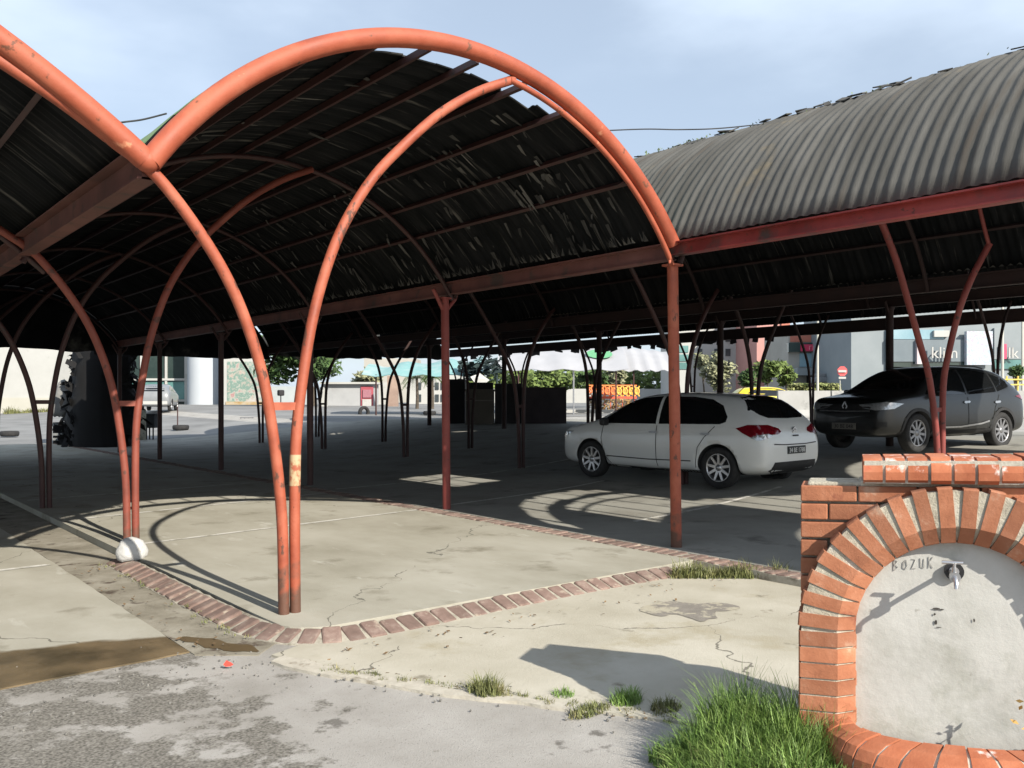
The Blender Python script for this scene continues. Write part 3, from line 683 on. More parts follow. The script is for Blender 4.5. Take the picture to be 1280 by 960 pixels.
# mortar of the ring (slightly behind the faces)
b = MB(); n = 40; prof = [(RO - .012, -.042), (RO - .010, .071), (RI + .074, .072), (RI + .010, .020), (RI + .006, -.042)]
path = [(-1, 0, ZC - .64 + .0)] ; vs_ = []
angs = [('s', math.pi, -.60 * (1 - i / 6)) for i in range(6)] + [('a', math.pi * (1 - i / n), 0) for i in range(n + 1)] + [('s', 0., -.60 * (i + 1) / 6) for i in range(6)]
for kind_, a, dz in angs:
    for r, mm in prof:
        j = .004 * noise.noise((a * 30 + dz * 40, r * 30, mm * 30)); vs_.append(fk(KC + (r + j) * math.cos(a), mm + j, ZC + (r + j) * math.sin(a) + dz))
q = len(prof); b.add(vs_, [(i * q + j, i * q + j + 1, (i + 1) * q + j + 1, (i + 1) * q + j) for i in range(len(angs) - 1) for j in range(q - 1)])
b.build('arch_mortar', CEMENT, fount)
# plaster niche
PLASTER = mat('stained_white_plaster', [(.31, .31, .28), (.42, .42, .395), (.47, .47, .445)], scale=3.2, rough=.85, bump=.25, bscale=12,
              spots=((.27, .275, .235), 2.2, .55, .14), spots2=((.22, .21, .18), 7., .66, .05))
b = MB(); NX, NZ = 44, 60; idx = {}; vs_ = []; fs = []
for i in range(NX + 1):
    for j in range(NZ + 1):
        k = KC - RI - .003 + (2 * RI + .006) * i / NX; z = .02 + (ZC + RI + .003 - .02) * j / NZ
        idx[i, j] = len(vs_); vs_.append(fk(k, -.020 + .0025 * noise.noise((k * 5, z * 5, 3.)) , z))
for i in range(NX):
    for j in range(NZ):
        kk = KC - RI + 2 * RI * (i + .5) / NX; zz = .02 + (ZC + RI - .02) * (j + .5) / NZ
        if zz < ZC or math.hypot(kk - KC, zz - ZC) < RI + .018: fs.append((idx[i, j], idx[i + 1, j], idx[i + 1, j + 1], idx[i, j + 1]))
b.add(vs_, fs, 0, True); b.build('plaster_panel', PLASTER, fount, fix=False)
# tap: black rose, brass body, T handle
b = MB(); tk, tz = .58, .80
def ftube(b, pts, r, n=12, mi=0): b.tube([fk(*p) for p in pts], r, n, mi)
ftube(b, [(tk + .012, -.02, tz - .002), (tk + .012, .004, tz - .002)], .036, 24); rose = b.build('rubber_rose', BLACKPL, fount)
b = MB(); ftube(b, [(tk + .010, -.02, tz), (tk + .010, .012, tz)], .019, 16); ftube(b, [(tk, -.02, tz), (tk, .09, tz + .002), (tk, .165, tz - .004)], .0095, 12)
ftube(b, [(tk, .16, tz), (tk, .178, tz - .014), (tk, .18, tz - .036)], .0085, 12); ftube(b, [(tk, .12, tz), (tk, .12, tz + .035)], .010, 10); ftube(b, [(tk, .118, tz + .0), (tk, .142, tz)], .020, 14)
tap = b.build('tap', STEEL, fount)
b = MB(); ftube(b, [(tk, .12, tz + .03), (tk, .12, tz + .055)], .006, 8); ftube(b, [(tk - .045, .12, tz + .055), (tk + .03, .12, tz + .055)], .0065, 8); b.build('handle', STEEL, tap)
# pencil graffiti
def text_obj(name, s_, size, M, m, parent, ext=.0015, al='LEFT'):
    cu = bpy.data.curves.new(name, 'FONT'); cu.body = s_; cu.size = size; cu.extrude = ext; cu.align_x = al; cu.resolution_u = 3
    tmp = bpy.data.objects.new(name + '_tmp', cu); COL.objects.link(tmp)
    dg = bpy.context.evaluated_depsgraph_get(); me = bpy.data.meshes.new_from_object(tmp.evaluated_get(dg)); bpy.data.objects.remove(tmp)
    off = parent_world(parent) if parent else Vector((0, 0, 0))
    me.transform(Matrix.Translation(-off) @ M); me.materials.clear(); me.materials.append(m)
    o = bpy.data.objects.new(name, me); COL.objects.link(o)
    if parent: o.parent = parent
    return o
PENCIL = mat('faint_pencil', [(.30, .30, .285), (.40, .40, .385)], scale=30, rough=.9)
def frame_mat(origin, xa, na):
    za = na.cross(xa).normalized() if False else Vector((0, 0, 1)); M = Matrix((xa, za, xa.cross(za))).transposed().to_4x4(); M.translation = origin; return M
PM = frame_mat(fk(.335, -.0205, .765), KW, KN)
b = MB()                                                   # hand-written strokes B O Z U K
strk = {'B': [[(0, 0), (0, 1)], [(0, 1), (.5, .85), (.1, .55)], [(.1, .55), (.6, .3), (0, 0)]], 'O': [[(.5, .9), (.1, .7), (.05, .2), (.4, .05), (.65, .4), (.5, .9)]],
        'Z': [[(.05, .9), (.6, .9), (.05, .05), (.65, .1)]], 'U': [[(.05, .95), (.1, .15), (.5, .05), (.6, .9)]], 'K': [[(.05, 0), (.05, 1)], [(.6, 1), (.08, .5), (.65, 0)]]}
for i, ch in enumerate('BOZUK'):
    for st in strk[ch]:
        pts = [fk(.372 + i * .032 + p[0] * .026, -.0165, .79 + i * .004 + p[1] * .045) for p in st]
        b.tube(pts, .0016, 5)
b.build('pencil_writing', PENCIL, fount)
# chips knocked out of the plaster
CH = mat('dark_chips', [(.03, .028, .025), (.06, .055, .05)], scale=20, rough=1.)
b = MB()
for (k, z, a, c) in [(.530, .640, .016, .005), (.548, .638, .010, .003), (.522, .618, .005, .006), (.526, .585, .007, .010), (.665, .602, .004, .008), (.536, .565, .012, .002)]:
    pts = [fk(k + a * math.cos(q) * random.uniform(.7, 1.1), -.0155, z + c * math.sin(q) * random.uniform(.7, 1.1)) for q in frange(0, 5.6, 7)]
    b.add(pts, [list(range(len(pts)))])
b.build('plaster_chips', CH, fount)
# basin edge in front
b = MB(); k = .085; first = True
def basinbrick(b, k0, k1, m0, m1, z0, z1):
    prof = [(m0, z0), (m0, z1 - .006), (m0 + .008, z1), (m1 - .075, z1 - .006), (m1 - .03, z1 - .022), (m1, z1 - .055), (m1 + .004, z0)]; n = len(prof)
    vs_ = [fk(k0, *p) for p in prof] + [fk(k1, *p) for p in prof]
    b.add(vs_, [list(range(n)), [i + n for i in range(n)][::-1]] + [(i, i + n, (i + 1) % n + n, (i + 1) % n) for i in range(n)])
BIN = spline([(.20, .02, 0), (.215, .09, 0), (.25, .155, 0), (.305, .194, 0), (.446, .229, 0), (.585, .232, 0), (.715, .215, 0), (.83, .18, 0), (.89, .12, 0), (.91, .04, 0)], 10)
BOUT = spline([(.06, .04, 0), (.085, .15, 0), (.125, .235, 0), (.19, .325, 0), (.33, .40, 0), (.565, .43, 0), (.80, .41, 0), (.96, .32, 0), (1.05, .18, 0), (1.07, .04, 0)], 10)
def bpt(u, f, z):
    n = len(BIN) - 1; q = min(n - 1e-6, max(0, u * n)); i = int(q); t = q - i; a = BIN[i].lerp(BIN[i + 1], t); c = BOUT[i].lerp(BOUT[i + 1], t); p = a.lerp(c, f); return fk(p.x, p.y, z)
cuts = [0., .045, .09, .135, .235]
while cuts[-1] < .93: cuts.append(cuts[-1] + random.uniform(.052, .06))
for u0, u1 in zip(cuts, cuts[1:]):
    z1 = .185 + random.uniform(-.006, .006); e = .0035; do = random.uniform(-.03, .03)
    prof = [(0, -.08), (0, z1 - .006), (.07, z1), (.50, z1 - .006), (.78, z1 - .026), (.94 + do, z1 - .06), (.98 + do, z1 - .10), (1.0 + do, -.08)]; n = len(prof)
    sec = [u0 + e, (u0 + u1) / 2, u1 - e]; vs_ = [bpt(u, f, z) for u in sec for f, z in prof]
    b.add(vs_, [list(range(n)), [q + 2 * n for q in range(n)][::-1]] + [(r * n + q, r * n + n + q, r * n + n + (q + 1) % n, r * n + (q + 1) % n) for r in range(2) for q in range(n)])
b.build('basin_bricks', BRICKTOP, fount)
b = MB(); N = 40; vs_ = [bpt(i / N, f, z) for i in range(N + 1) for f, z in ((.02, -.08), (.02, .172), (.5, .172), (.76, .152), (.93, .10), (.95, -.08))]
b.add(vs_, [(i * 6 + q, i * 6 + q + 1, i * 6 + q + 7, i * 6 + q + 6) for i in range(N) for q in range(5)])
vs_ = [bpt(i / N, .0, .09) for i in range(N + 1)]; b.add(vs_, [list(range(N + 1))]); b.build('basin_mortar', MORTAR, fount)
# dry leaf sprig at the right
b = MB(); random.seed(5)
for i in range(14):
    p = fk(.80 + random.uniform(0, .06), .12, .27 + random.uniform(-.05, .07)); d = Vector((random.uniform(-1, 1), random.uniform(-1, 1), random.uniform(-.3, .8))).normalized() * .035
    e = Vector((random.uniform(-1, 1), random.uniform(-1, 1), random.uniform(-1, 1))).normalized() * .008
    b.add([p, p + d * .5 + e, p + d, p + d * .5 - e], [(0, 1, 2, 3)])
b.tube([fk(.84, .12, .09), fk(.83, .12, .2), fk(.82, .12, .31)], .003, 5)
o = b.build('dry_sprig', mat('dry_leaf', [(.40, .22, .05), (.55, .36, .12)], scale=20, rough=.8), fix=False); tag(o, 'dry yellow leaf sprig growing in the fountain basin', 'dry plant')

# ------------------------------------------------------------------ grass and weeds
GRASS = mat('fresh_grass', [(.07, .14, .022), (.135, .225, .045), (.26, .35, .10)], scale=7, rough=.6, island=.35)
WEED = mat('dry_weed', [(.08, .10, .03), (.14, .15, .05), (.24, .21, .10)], scale=9, rough=.7, island=.35)
def blades(b, c, n, rx, ry, h, wd=.0045, lean=.6, z=-.07, ang=0.):
    for _ in range(n):
        a = random.uniform(0, 2 * math.pi); r = math.sqrt(random.random()); ox = rx * r * math.cos(a); oy = ry * r * math.sin(a)
        p = Vector((c[0] + ox * math.cos(ang) - oy * math.sin(ang), c[1] + ox * math.sin(ang) + oy * math.cos(ang), z))
        hh = h * random.uniform(.45, 1.1) * (1 - .45 * r * r); d = Vector((random.gauss(0, 1), random.gauss(0, 1), 0)).normalized(); ln = random.uniform(.15, lean) * hh
        s_ = Vector((-d.y, d.x, 0)) * wd * random.uniform(.6, 1.2); pts = []
        for t in (0, .35, .7, 1.):
            q = p + d * ln * t * t + Vector((0, 0, hh * (t - .28 * t * t * (ln / hh)))); k = 1 - t * .92
            pts += [q - s_ * k, q + s_ * k]
        b.add(pts, [(0, 1, 3, 2), (2, 3, 5, 4), (4, 5, 7, 6)], 0, True)
random.seed(11); b = MB()
def cf(X, D): return CAM + RT * X + FW * D
for (X, D, n, r_, h, z_) in [(1.06, 3.74, 1700, .17, .36, .7), (.92, 3.68, 1300, .17, .30, .9), (1.15, 3.56, 1500, .16, .34, .8), (.97, 3.50, 1400, .18, .27, 1.), (.80, 3.62, 900, .15, .20, 1.1), (.86, 3.40, 900, .18, .21, 1.), (1.10, 3.38, 1300, .17, .25, .9),
                             (1.22, 3.28, 1000, .16, .20, .9), (.73, 3.47, 450, .13, .13, 1.2), (.72, 3.72, 420, .13, .12, 1.2), (1.27, 3.52, 700, .09, .30, .7), (1.0, 3.25, 900, .2, .2, 1.), (1.30, 3.42, 500, .08, .22, .8), (1.20, 3.66, 700, .12, .40, .7), (1.02, 3.84, 700, .12, .42, .7), (1.30, 3.50, 400, .07, .32, .6), (.94, 3.86, 500, .12, .33, .8), (.84, 3.80, 500, .12, .18, 1.)]:
    q = cf(X, D); blades(b, (q.x, q.y), n, r_, r_, h, random.choice([.0035, .0045, .006]), z_)
o = b.build('grass', GRASS, fix=False); tag(o, 'lush green grass clump at the foot of the brick fountain', 'grass', kind='stuff')
b = MB()
for (X, D, n, r_, h) in [(1.0, 3.6, 260, .3, .30), (.8, 3.5, 200, .22, .16), (1.1, 3.35, 160, .25, .24)]:
    q = cf(X, D); blades(b, (q.x, q.y), n, r_, r_, h, .003, 1.3)
o = b.build('dry_stalks', WEED, fix=False); tag(o, 'dry yellowish stalks mixed into the fresh grass', 'dry stalks', kind='stuff')
for (x, y, n, rx, ry, h, m, lb) in [(-3.95, -1.98, 420, .09, .10, .13, WEED, 'yellowish grass tuft at the asphalt edge, leftmost of the tufts'), (-3.72, -2.52, 350, .14, .06, .06, WEED, 'flat yellowish weed tuft on the asphalt edge'),
                                    (-3.66, -2.27, 140, .06, .06, .06, GRASS, 'tiny green tuft behind the flat weed tuft'), (-3.48, -2.55, 420, .10, .07, .10, GRASS, 'dark green weed tuft left of the tall grass'),
                                    (-3.40, -2.74, 260, .09, .07, .08, WEED, 'olive weed tuft touching the tall grass')]:
    b = MB(); blades(b, (x, y), n, rx, ry, h, .004, .9); o = b.build('weed_tuft', m, fix=False); tag(o, lb, 'weed')
b = MB()
for i in range(26):
    t = i / 25; blades(b, (-.86 + .74 * t, -.70 - .62 * t), 70, .12, .09, random.choice([.08, .13, .2]), .006, .9, -.06)
o = b.build('kerb_weeds', WEED, fix=False); tag(o, 'strip of yellow-green weeds at the end of the brick kerb', 'weeds', kind='stuff')
b = MB()
for i in range(150):
    t = random.random(); x = -4.5 + t * .85; y = -.9 - t * 1.75; b.box((x + random.gauss(0, .10), y + random.gauss(0, .08), -.066), [random.uniform(.004, .012)] * 3, 0, Matrix.Rotation(random.random() * 3, 3, (.3, .5, .8)))
for i in range(160):
    b.box((random.uniform(-6.2, -4.4) , random.gauss(-.75, .35), -.070), [random.uniform(.004, .011)] * 3, 0, Matrix.Rotation(random.random() * 3, 3, (.3, .5, .8)))
o = b.build('gravel', mat('grit', [(.10, .095, .085), (.22, .215, .20)], scale=30, rough=1., island=.4), fix=False); tag(o, 'loose grit scattered over the worn asphalt edge', 'gravel', kind='stuff')

# white stone, litter
def lump(name, c, d, m, label, cat, sub=3, amp=.12, seed=0):
    bm = bmesh.new(); bmesh.ops.create_icosphere(bm, subdivisions=sub, radius=1.)
    for v in bm.verts:
        n_ = v.co.normalized(); k = 1 + amp * noise.noise(n_ * 1.7 + Vector((seed, 0, 0))) + amp * .4 * noise.noise(n_ * 5 + Vector((0, seed, 0)))
        v.co = Vector((n_.x * d[0] * k, n_.y * d[1] * k, max(n_.z, -.55) * d[2] * k))
    me = bpy.data.meshes.new(name); bm.to_mesh(me); bm.free(); me.materials.append(m)
    for p in me.polygons: p.use_smooth = True
    o = bpy.data.objects.new(name, me); COL.objects.link(o); o.location = c; tag(o, label, cat); return o
lump('white_stone', (-4.36, 2.90, .06), (.135, .12, .14), mat('white_lump', [(0.435, 0.435, 0.420), (0.540, 0.540, 0.525)], scale=9, rough=.9, bump=.7, bscale=18, spots=((.28, .26, .22), 6., .6, .1)), 'rounded white stone on the floor beside an orange column', 'stone', seed=2)
b = MB(); pts = [at(285 + dx, 5.0, -.045 + dz) for dx, dz in [(-6, 0), (-2, .025), (4, .012), (7, .0), (3, -.01), (-3, -.012)]]
b.add(pts, [(0, 1, 5), (1, 2, 4, 5), (2, 3, 4)]); o = b.build('litter', plain('red_wrapper', (.6, .07, .05)), fix=False); tag(o, 'small crumpled red wrapper by the gutter mouth', 'litter')

# overhead cables
CABLE = plain('black_cable', (.02, .02, .022), .6)
def cable(name, pts, r, label):
    b = MB(); b.tube(spline(pts, 10), r, 6); o = b.build(name, CABLE); tag(o, label, 'cable')
cable('cable', [at(700, 12, py=166), at(800, 12.2, py=161.5), at(850, 12.3, py=162), at(905, 12.4, py=160), at(980, 13.4, py=152)], .009, 'thin black cable hanging between the arch and the grey ridge')
cable('cable', [at(110, 6.5, py=160), at(152, 6.5, py=153), at(178, 6.6, py=149.5), at(208, 6.8, py=142)], .007, 'short thin cable left of the big arch')


# ------------------------------------------------------------------ cars
CARWHITE = mat('white_car_paint', [(.70, .72, .71), (.74, .76, .75)], scale=2, rough=.28, coat=.7)
CARDARK = mat('dark_grey_car_paint', [(.011, .012, .0125), (.017, .018, .0185)], scale=2, rough=.33, coat=.35)
CARYEL = mat('yellow_car_paint', [(0.600, 0.464, 0.016), (0.640, 0.512, 0.032)], scale=2, rough=.3, coat=.5)
CARSIL = mat('silver_car_paint', [(0.162, 0.171, 0.180), (0.198, 0.207, 0.216)], scale=2, rough=.35, coat=.5)
GLASS = mat('dark_car_glass', [(.006, .007, .008), (.010, .011, .012)], scale=3, rough=.04, coat=.4)
TRIM = mat('matt_black_trim', [(.012, .012, .013), (.022, .022, .023)], scale=9, rough=.65)
SEAM = plain('panel_gap', (.05, .05, .05), .9); SEAMD = plain('dark_panel_gap', (.006, .006, .006), .9)
RED = mat('red_lamp_lens', [(.10, .003, .007), (.20, .006, .014)], scale=18, rough=.12, coat=.8)
CLEAR = mat('clear_lamp_lens', [(.34, .36, .38), (.62, .64, .66)], scale=22, rough=.1, metal=.4, coat=.8)
PLATE = plain('white_plate', (.70, .70, .68)); PLATED = plain('dark_plate', (.025, .03, .03)); PLATEB = plain('dim_plate', (.20, .19, .17))

def lerp_tab(tab, x):
    if x <= tab[0][0]: return tab[0][1:]
    for a, b in zip(tab, tab[1:]):
        if x <= b[0]:
            t = (x - a[0]) / (b[0] - a[0]); return tuple(p + (q - p) * t for p, q in zip(a[1:], b[1:]))
    return tab[-1][1:]

class Car:
    """one closed loft for the shell; every panel, lens and pane is laid onto that shell"""
    def __init__(s, name, label, loc, yaw, prof, axles, wr, paint, cat='car', sub=2, well=.045):
        s.t = thing(name, label, cat, loc); s.t.rotation_euler.z = yaw; s.R = Matrix.Rotation(yaw, 4, 'Z'); s.loc = Vector(loc); s.axles = axles; s.wr = wr
        bm = bmesh.new(); rings = []
        for (x, zb, zs, zt, W, yr) in prof:
            zs_ = min(zs, zt - .03)
            half = [(0, zb), (.72 * W, zb), (.95 * W, zb + .07), (W * 1.0, zb + .20), (W * 1.0, (zb + zs_) * .5 + .08), (.985 * W, zs_), (W * .955 * .5 + yr * .5 + .012, zs_ * .45 + zt * .55 - .02 * 0), (yr + .01, zt - .055 * min(1, (zt - zs_) / .3)), (yr * .80, zt - .014), (yr * .4, zt - .003), (0, zt)]
            ring = [bm.verts.new((x, -y, z)) for y, z in half] + [bm.verts.new((x, y, z)) for y, z in half[-2:0:-1]]
            rings.append(ring)
        n = len(rings[0])
        for a, b in zip(rings, rings[1:]):
            for i in range(n): bm.faces.new((a[i], b[i], b[(i + 1) % n], a[(i + 1) % n]))
        bm.faces.new(rings[0]); bm.faces.new(rings[-1][::-1])
        bmesh.ops.recalc_face_normals(bm, faces=bm.faces)
        me = bpy.data.meshes.new('shell'); bm.to_mesh(me); bm.free()
        tmp = bpy.data.objects.new('shell', me); COL.objects.link(tmp); md = tmp.modifiers.new('s', 'SUBSURF'); md.levels = sub; md.render_levels = sub
        me.materials.append(paint); me.materials.append(TRIM)
        cut = MB()
        for ax in axles:
            for sd in (-1, 1): cut.lathe([(0, sd * .52), (wr + well, sd * .52), (wr + well, sd * 1.2), (0, sd * 1.2)], 40, 0, 'y', (ax, 0, wr + .005))
        cm = bpy.data.meshes.new('cut'); cm.from_pydata(cut.v, [], cut.f); cm.materials.append(paint); cm.materials.append(TRIM)
        cb = bmesh.new(); cb.from_mesh(cm); bmesh.ops.remove_doubles(cb, verts=cb.verts, dist=1e-5)
        bmesh.ops.dissolve_degenerate(cb, edges=cb.edges, dist=1e-5); bmesh.ops.recalc_face_normals(cb, faces=cb.faces); cb.to_mesh(cm); cb.free()
        for p in cm.polygons: p.material_index = 1
        co_ = bpy.data.objects.new('cut', cm); COL.objects.link(co_)
        dg = bpy.context.evaluated_depsgraph_get(); ev = tmp.evaluated_get(dg); m1 = ev.to_mesh()
        b2 = bmesh.new(); b2.from_mesh(m1); s.bvh = BVHTree.FromBMesh(b2); b2.free(); ev.to_mesh_clear()
        bo = tmp.modifiers.new('b', 'BOOLEAN'); bo.object = co_; bo.operation = 'DIFFERENCE'; bo.solver = 'EXACT'
        dg = bpy.context.evaluated_depsgraph_get(); fin = bpy.data.meshes.new_from_object(tmp.evaluated_get(dg))
        bpy.data.objects.remove(tmp); bpy.data.objects.remove(co_)
        for p in fin.polygons: p.use_smooth = True
        s.body = bpy.data.objects.new('body', fin); COL.objects.link(s.body); s.body.parent = s.t
    def put(s, b, name, m, parent=None):
        o = b.build(name, m, None, fix=False); o.parent = parent or s.t; return o
    def decal(s, name, poly, axis, m, parent=None, off=.004, step=.05, label=None, sm=True):
        """poly 2-D outline; axis 'L','R' -> (x,z) seen from the side, 'B','F' -> (y,z) seen from back/front, or a vector"""
        V3 = Vector
        if axis == 'L': d, f = V3((0, -1, 0)), lambda u, v: V3((u, 3, v))
        elif axis == 'R': d, f = V3((0, 1, 0)), lambda u, v: V3((u, -3, v))
        elif axis == 'B': d, f = V3((1, 0, 0)), lambda u, v: V3((-5, u, v))
        elif axis == 'F': d, f = V3((-1, 0, 0)), lambda u, v: V3((5, u, v))
        elif axis == 'T': d, f = V3((0, 0, -1)), lambda u, v: V3((u, v, 4))
        else:
            d = V3(axis).normalized(); a = V3((-d.y, d.x, 0)).normalized(); f = lambda u, v: -d * 5 + a * u + V3((0, 0, v))
        pts = []
        for i, p in enumerate(poly):
            q = poly[(i + 1) % len(poly)]; k = max(1, int(math.dist(p, q) / step))
            pts += [(p[0] + (q[0] - p[0]) * j / k, p[1] + (q[1] - p[1]) * j / k) for j in range(k)]
        nb = len(pts); E_ = [(i, (i + 1) % nb) for i in range(nb)]
        u0, u1 = min(p[0] for p in pts), max(p[0] for p in pts); v0, v1 = min(p[1] for p in pts), max(p[1] for p in pts)
        def inside(x, y):
            c = False
            for i in range(nb):
                (xa, ya), (xb, yb) = pts[i], pts[(i + 1) % nb]
                if (ya > y) != (yb > y) and x < (xb - xa) * (y - ya) / (yb - ya) + xa: c = not c
            return c
        gx = u0 + step / 2
        while gx < u1:
            gy = v0 + step / 2
            while gy < v1:
                if inside(gx, gy) and min(math.dist((gx, gy), p) for p in pts[:nb]) > step * .35: pts.append((gx, gy))
                gy += step
            gx += step
        vv, _, ff, _, _, _ = delaunay_2d_cdt([Vector(p) for p in pts], E_, [], 1, 1e-5)
        b = MB(); vs_ = []; ok = []
        for p in vv:
            hit = s.bvh.ray_cast(f(p.x, p.y), d)
            if hit[0] is None: hit = s.bvh.find_nearest(f(p.x, p.y) + d * 3)
            nrm = hit[1] if hit[1].dot(d) < 0 else -hit[1]
            vs_.append(hit[0] + nrm * off)
        fs = []
        for q in ff:
            q = list(q); nn = (vs_[q[1]] - vs_[q[0]]).cross(vs_[q[2]] - vs_[q[0]])
            if nn.dot(d) > 0: q = q[::-1]
            c = sum((vv[i] for i in q), Vector((0, 0))) / len(q)
            if max((vs_[q[i]] - vs_[q[(i + 1) % len(q)]]).length for i in range(len(q))) < step * 6: fs.append(q)
        b.add(vs_, fs, 0, sm); o = s.put(b, name, m, parent)
        if label: o['label'] = label
        return o
    def strip(s, name, line, axis, wd, m, off=.005, parent=None):
        L = [Vector(p) for p in line]; up = []; dn = []
        for i, p in enumerate(L):
            t = (L[min(i + 1, len(L) - 1)] - L[max(i - 1, 0)]).normalized(); n = Vector((-t.y, t.x)) * wd / 2; up.append(tuple(p + n)); dn.append(tuple(p - n))
        return s.decal(name, up + dn[::-1], axis, m, parent, off, step=.06)
    def wheels(s, track, spokes=8, rim=STEEL, tw=.2):
        for ax in s.axles:
            for sd in (-1, 1):
                c = (ax, sd * track, s.wr); r = s.wr; b = MB()
                b.lathe([(r * .68, tw * .42), (r * .80, tw * .5), (r * .93, tw * .48), (r, tw * .36), (r * 1.003, 0), (r, -tw * .36), (r * .93, -tw * .48), (r * .80, -tw * .5), (r * .68, -tw * .42), (r * .66, 0)], 36, 0, 'y', c, True)
                wh = thing('wheel', None, None); wh.parent = s.t
                s.put(b, 'tyre', RUBBER, wh)
                b = MB(); R0 = r * .69
                b.lathe([(R0, tw * .40 * sd), (R0 * .93, tw * .43 * sd), (R0 * .90, tw * .30 * sd), (R0 * .90, -tw * .3 * sd)], 36, 0, 'y', c)
                b.lathe([(.001, tw * .36 * sd), (r * .16, tw * .36 * sd), (r * .17, tw * .28 * sd)], 20, 0, 'y', c)
                for k in range(spokes):
                    a = 2 * math.pi * (k + .25) / spokes; ca, sa = math.cos(a), math.sin(a); w0, w1 = r * .075, r * .055; y0, y1 = tw * .34 * sd, tw * .38 * sd; C_ = Vector(c)
                    P_ = [C_ + Vector((ca * rr - sa * ww, yy, sa * rr + ca * ww)) for rr, ww, yy in ((r * .12, w0, y0), (r * .12, -w0, y0), (R0 * .93, -w1, y1), (R0 * .93, w1, y1), (r * .12, w0, y0 - .025 * sd), (r * .12, -w0, y0 - .025 * sd), (R0 * .93, -w1, y1 - .025 * sd), (R0 * .93, w1, y1 - .025 * sd))]
                    b.add(P_, [(0, 1, 2, 3), (0, 3, 7, 4), (1, 5, 6, 2)])
                o = s.put(b, 'rim', rim, wh)
                b = MB(); b.lathe([(.001, tw * .10 * sd), (R0 * .92, tw * .10 * sd)], 30, 0, 'y', c); s.put(b, 'brake_disc', TRIM, wh)
    def mirror_(s, x, y, z, m):
        for sd in (-1, 1):
            b = MB(); b.box((x, sd * (y + .09), z), (.10, .17, .13), 0, None, .035); b.box((x + .02, sd * (y + .0), z - .04), (.05, .08, .035), 0, None, .01); s.put(b, 'side_mirror', m)
    def plate_text(s, txt, size, y0, z, axis, m, parent):
        x = -5 if axis == 'B' else 5; d = Vector((1 if axis == 'B' else -1, 0, 0)); hit = s.bvh.ray_cast(Vector((x, 0, z)), d)[0]
        o = text_obj('plate_characters', txt, size, Matrix.Identity(4), m, None, .001, 'CENTER')
        sx = -1 if axis == 'B' else 1
        M = Matrix(((0, 0, sx, hit.x + sx * .016), (sx, 0, 0, 0), (0, 1, 0, z - size * .36), (0, 0, 0, 1)))
        o.data.transform(M); o.parent = parent; return o
    def plate_(s, z, axis, txt, m, mt):
        x = -5 if axis == 'B' else 5; d = Vector((1 if axis == 'B' else -1, 0, 0)); hit = s.bvh.ray_cast(Vector((x, 0, z)), d)[0]; sx = -1 if axis == 'B' else 1
        b = MB(); b.box((hit.x + sx * .004, 0, z), (.022, .52, .115), 0, None, .004); p = s.put(b, 'number_plate', m); s.plate_text(txt, .10, 0, z, axis, mt, p)

# white hatchback, nose away from us
HATCH = [(-2.165, .40, .62, .70, .60, .50), (-2.14, .32, .70, .86, .74, .60), (-2.08, .26, .80, 1.00, .82, .66), (-1.98, .23, .92, 1.09, .855, .70), (-1.84, .21, .97, 1.235, .875, .64), (-1.64, .20, .985, 1.40, .885, .585), (-1.40, .19, .98, 1.445, .893, .59),
         (-.9, .18, .965, 1.478, .897, .605), (-.3, .18, .95, 1.49, .895, .615), (.15, .18, .94, 1.475, .895, .615), (.50, .18, .935, 1.405, .895, .62), (.85, .18, .93, 1.235, .893, .67), (1.15, .18, .925, 1.06, .89, .74), (1.30, .18, .90, .995, .885, .78), (1.62, .19, .86, .93, .86, .76),
         (1.88, .20, .84, .89, .82, .70), (2.05, .22, .77, .82, .74, .60), (2.14, .26, .66, .72, .62, .50), (2.17, .36, .54, .60, .50, .40)]
car = Car('white_hatchback', 'white five-door hatchback parked nose away behind the second post', (4.90, 4.0, .105), rad(90 + 3.2), HATCH, (-1.335, 1.273), .318, CARWHITE)
car.wheels(.78, 9)
for ax in ('L', 'R'):
    car.decal('front_door_window', [(1.08, .955), (.95, 1.06), (.55, 1.325), (.30, 1.385), (-.12, 1.415), (-.14, .965)], ax, GLASS)
    car.decal('rear_door_window', [(-.20, .967), (-.18, 1.417), (-.75, 1.405), (-1.10, 1.365), (-1.33, 1.27), (-1.47, 1.10), (-1.46, 1.02), (-1.36, .985)], ax, GLASS)
    for ln in ([(.98, .93), (1.02, .70), (.95, .42), (.82, .28)], [(-.17, .94), (-.165, .6), (-.18, .28)], [(-1.28, .95), (-1.10, .78), (-.98, .62), (-.93, .30)]): car.strip('door_seam', ln, ax, .012, SEAM)
    car.strip('door_crease', [(.90, .40), (0, .385), (-.85, .40)], ax, .018, SEAM)
    for x in (-.02, -1.02): car.decal('door_handle', [(x, .83), (x - .02, .845), (x - .16, .85), (x - .19, .835), (x - .17, .815), (x - .03, .81)], ax, STEEL, off=.02)
    car.decal('fuel_flap', [(-1.54, .72), (-1.54, .86), (-1.68, .86), (-1.68, .72)], ax, CARWHITE, off=.004) if ax == 'R' else None
    car.strip('sill', [(.93, .235), (0, .215), (-.98, .235)], ax, .05, TRIM)
car.decal('rear_window', [(-.69, 1.20), (-.62, 1.13), (-.50, 1.085), (0, 1.075), (.50, 1.085), (.62, 1.13), (.69, 1.20), (.60, 1.30), (.50, 1.395), (.25, 1.42), (-.25, 1.42), (-.50, 1.395), (-.60, 1.30)], 'B', GLASS)
car.decal('windscreen', [(-.66, 1.06), (0, 1.06), (.66, 1.06), (.58, 1.36), (.3, 1.42), (-.3, 1.42), (-.58, 1.36)], 'F', GLASS)
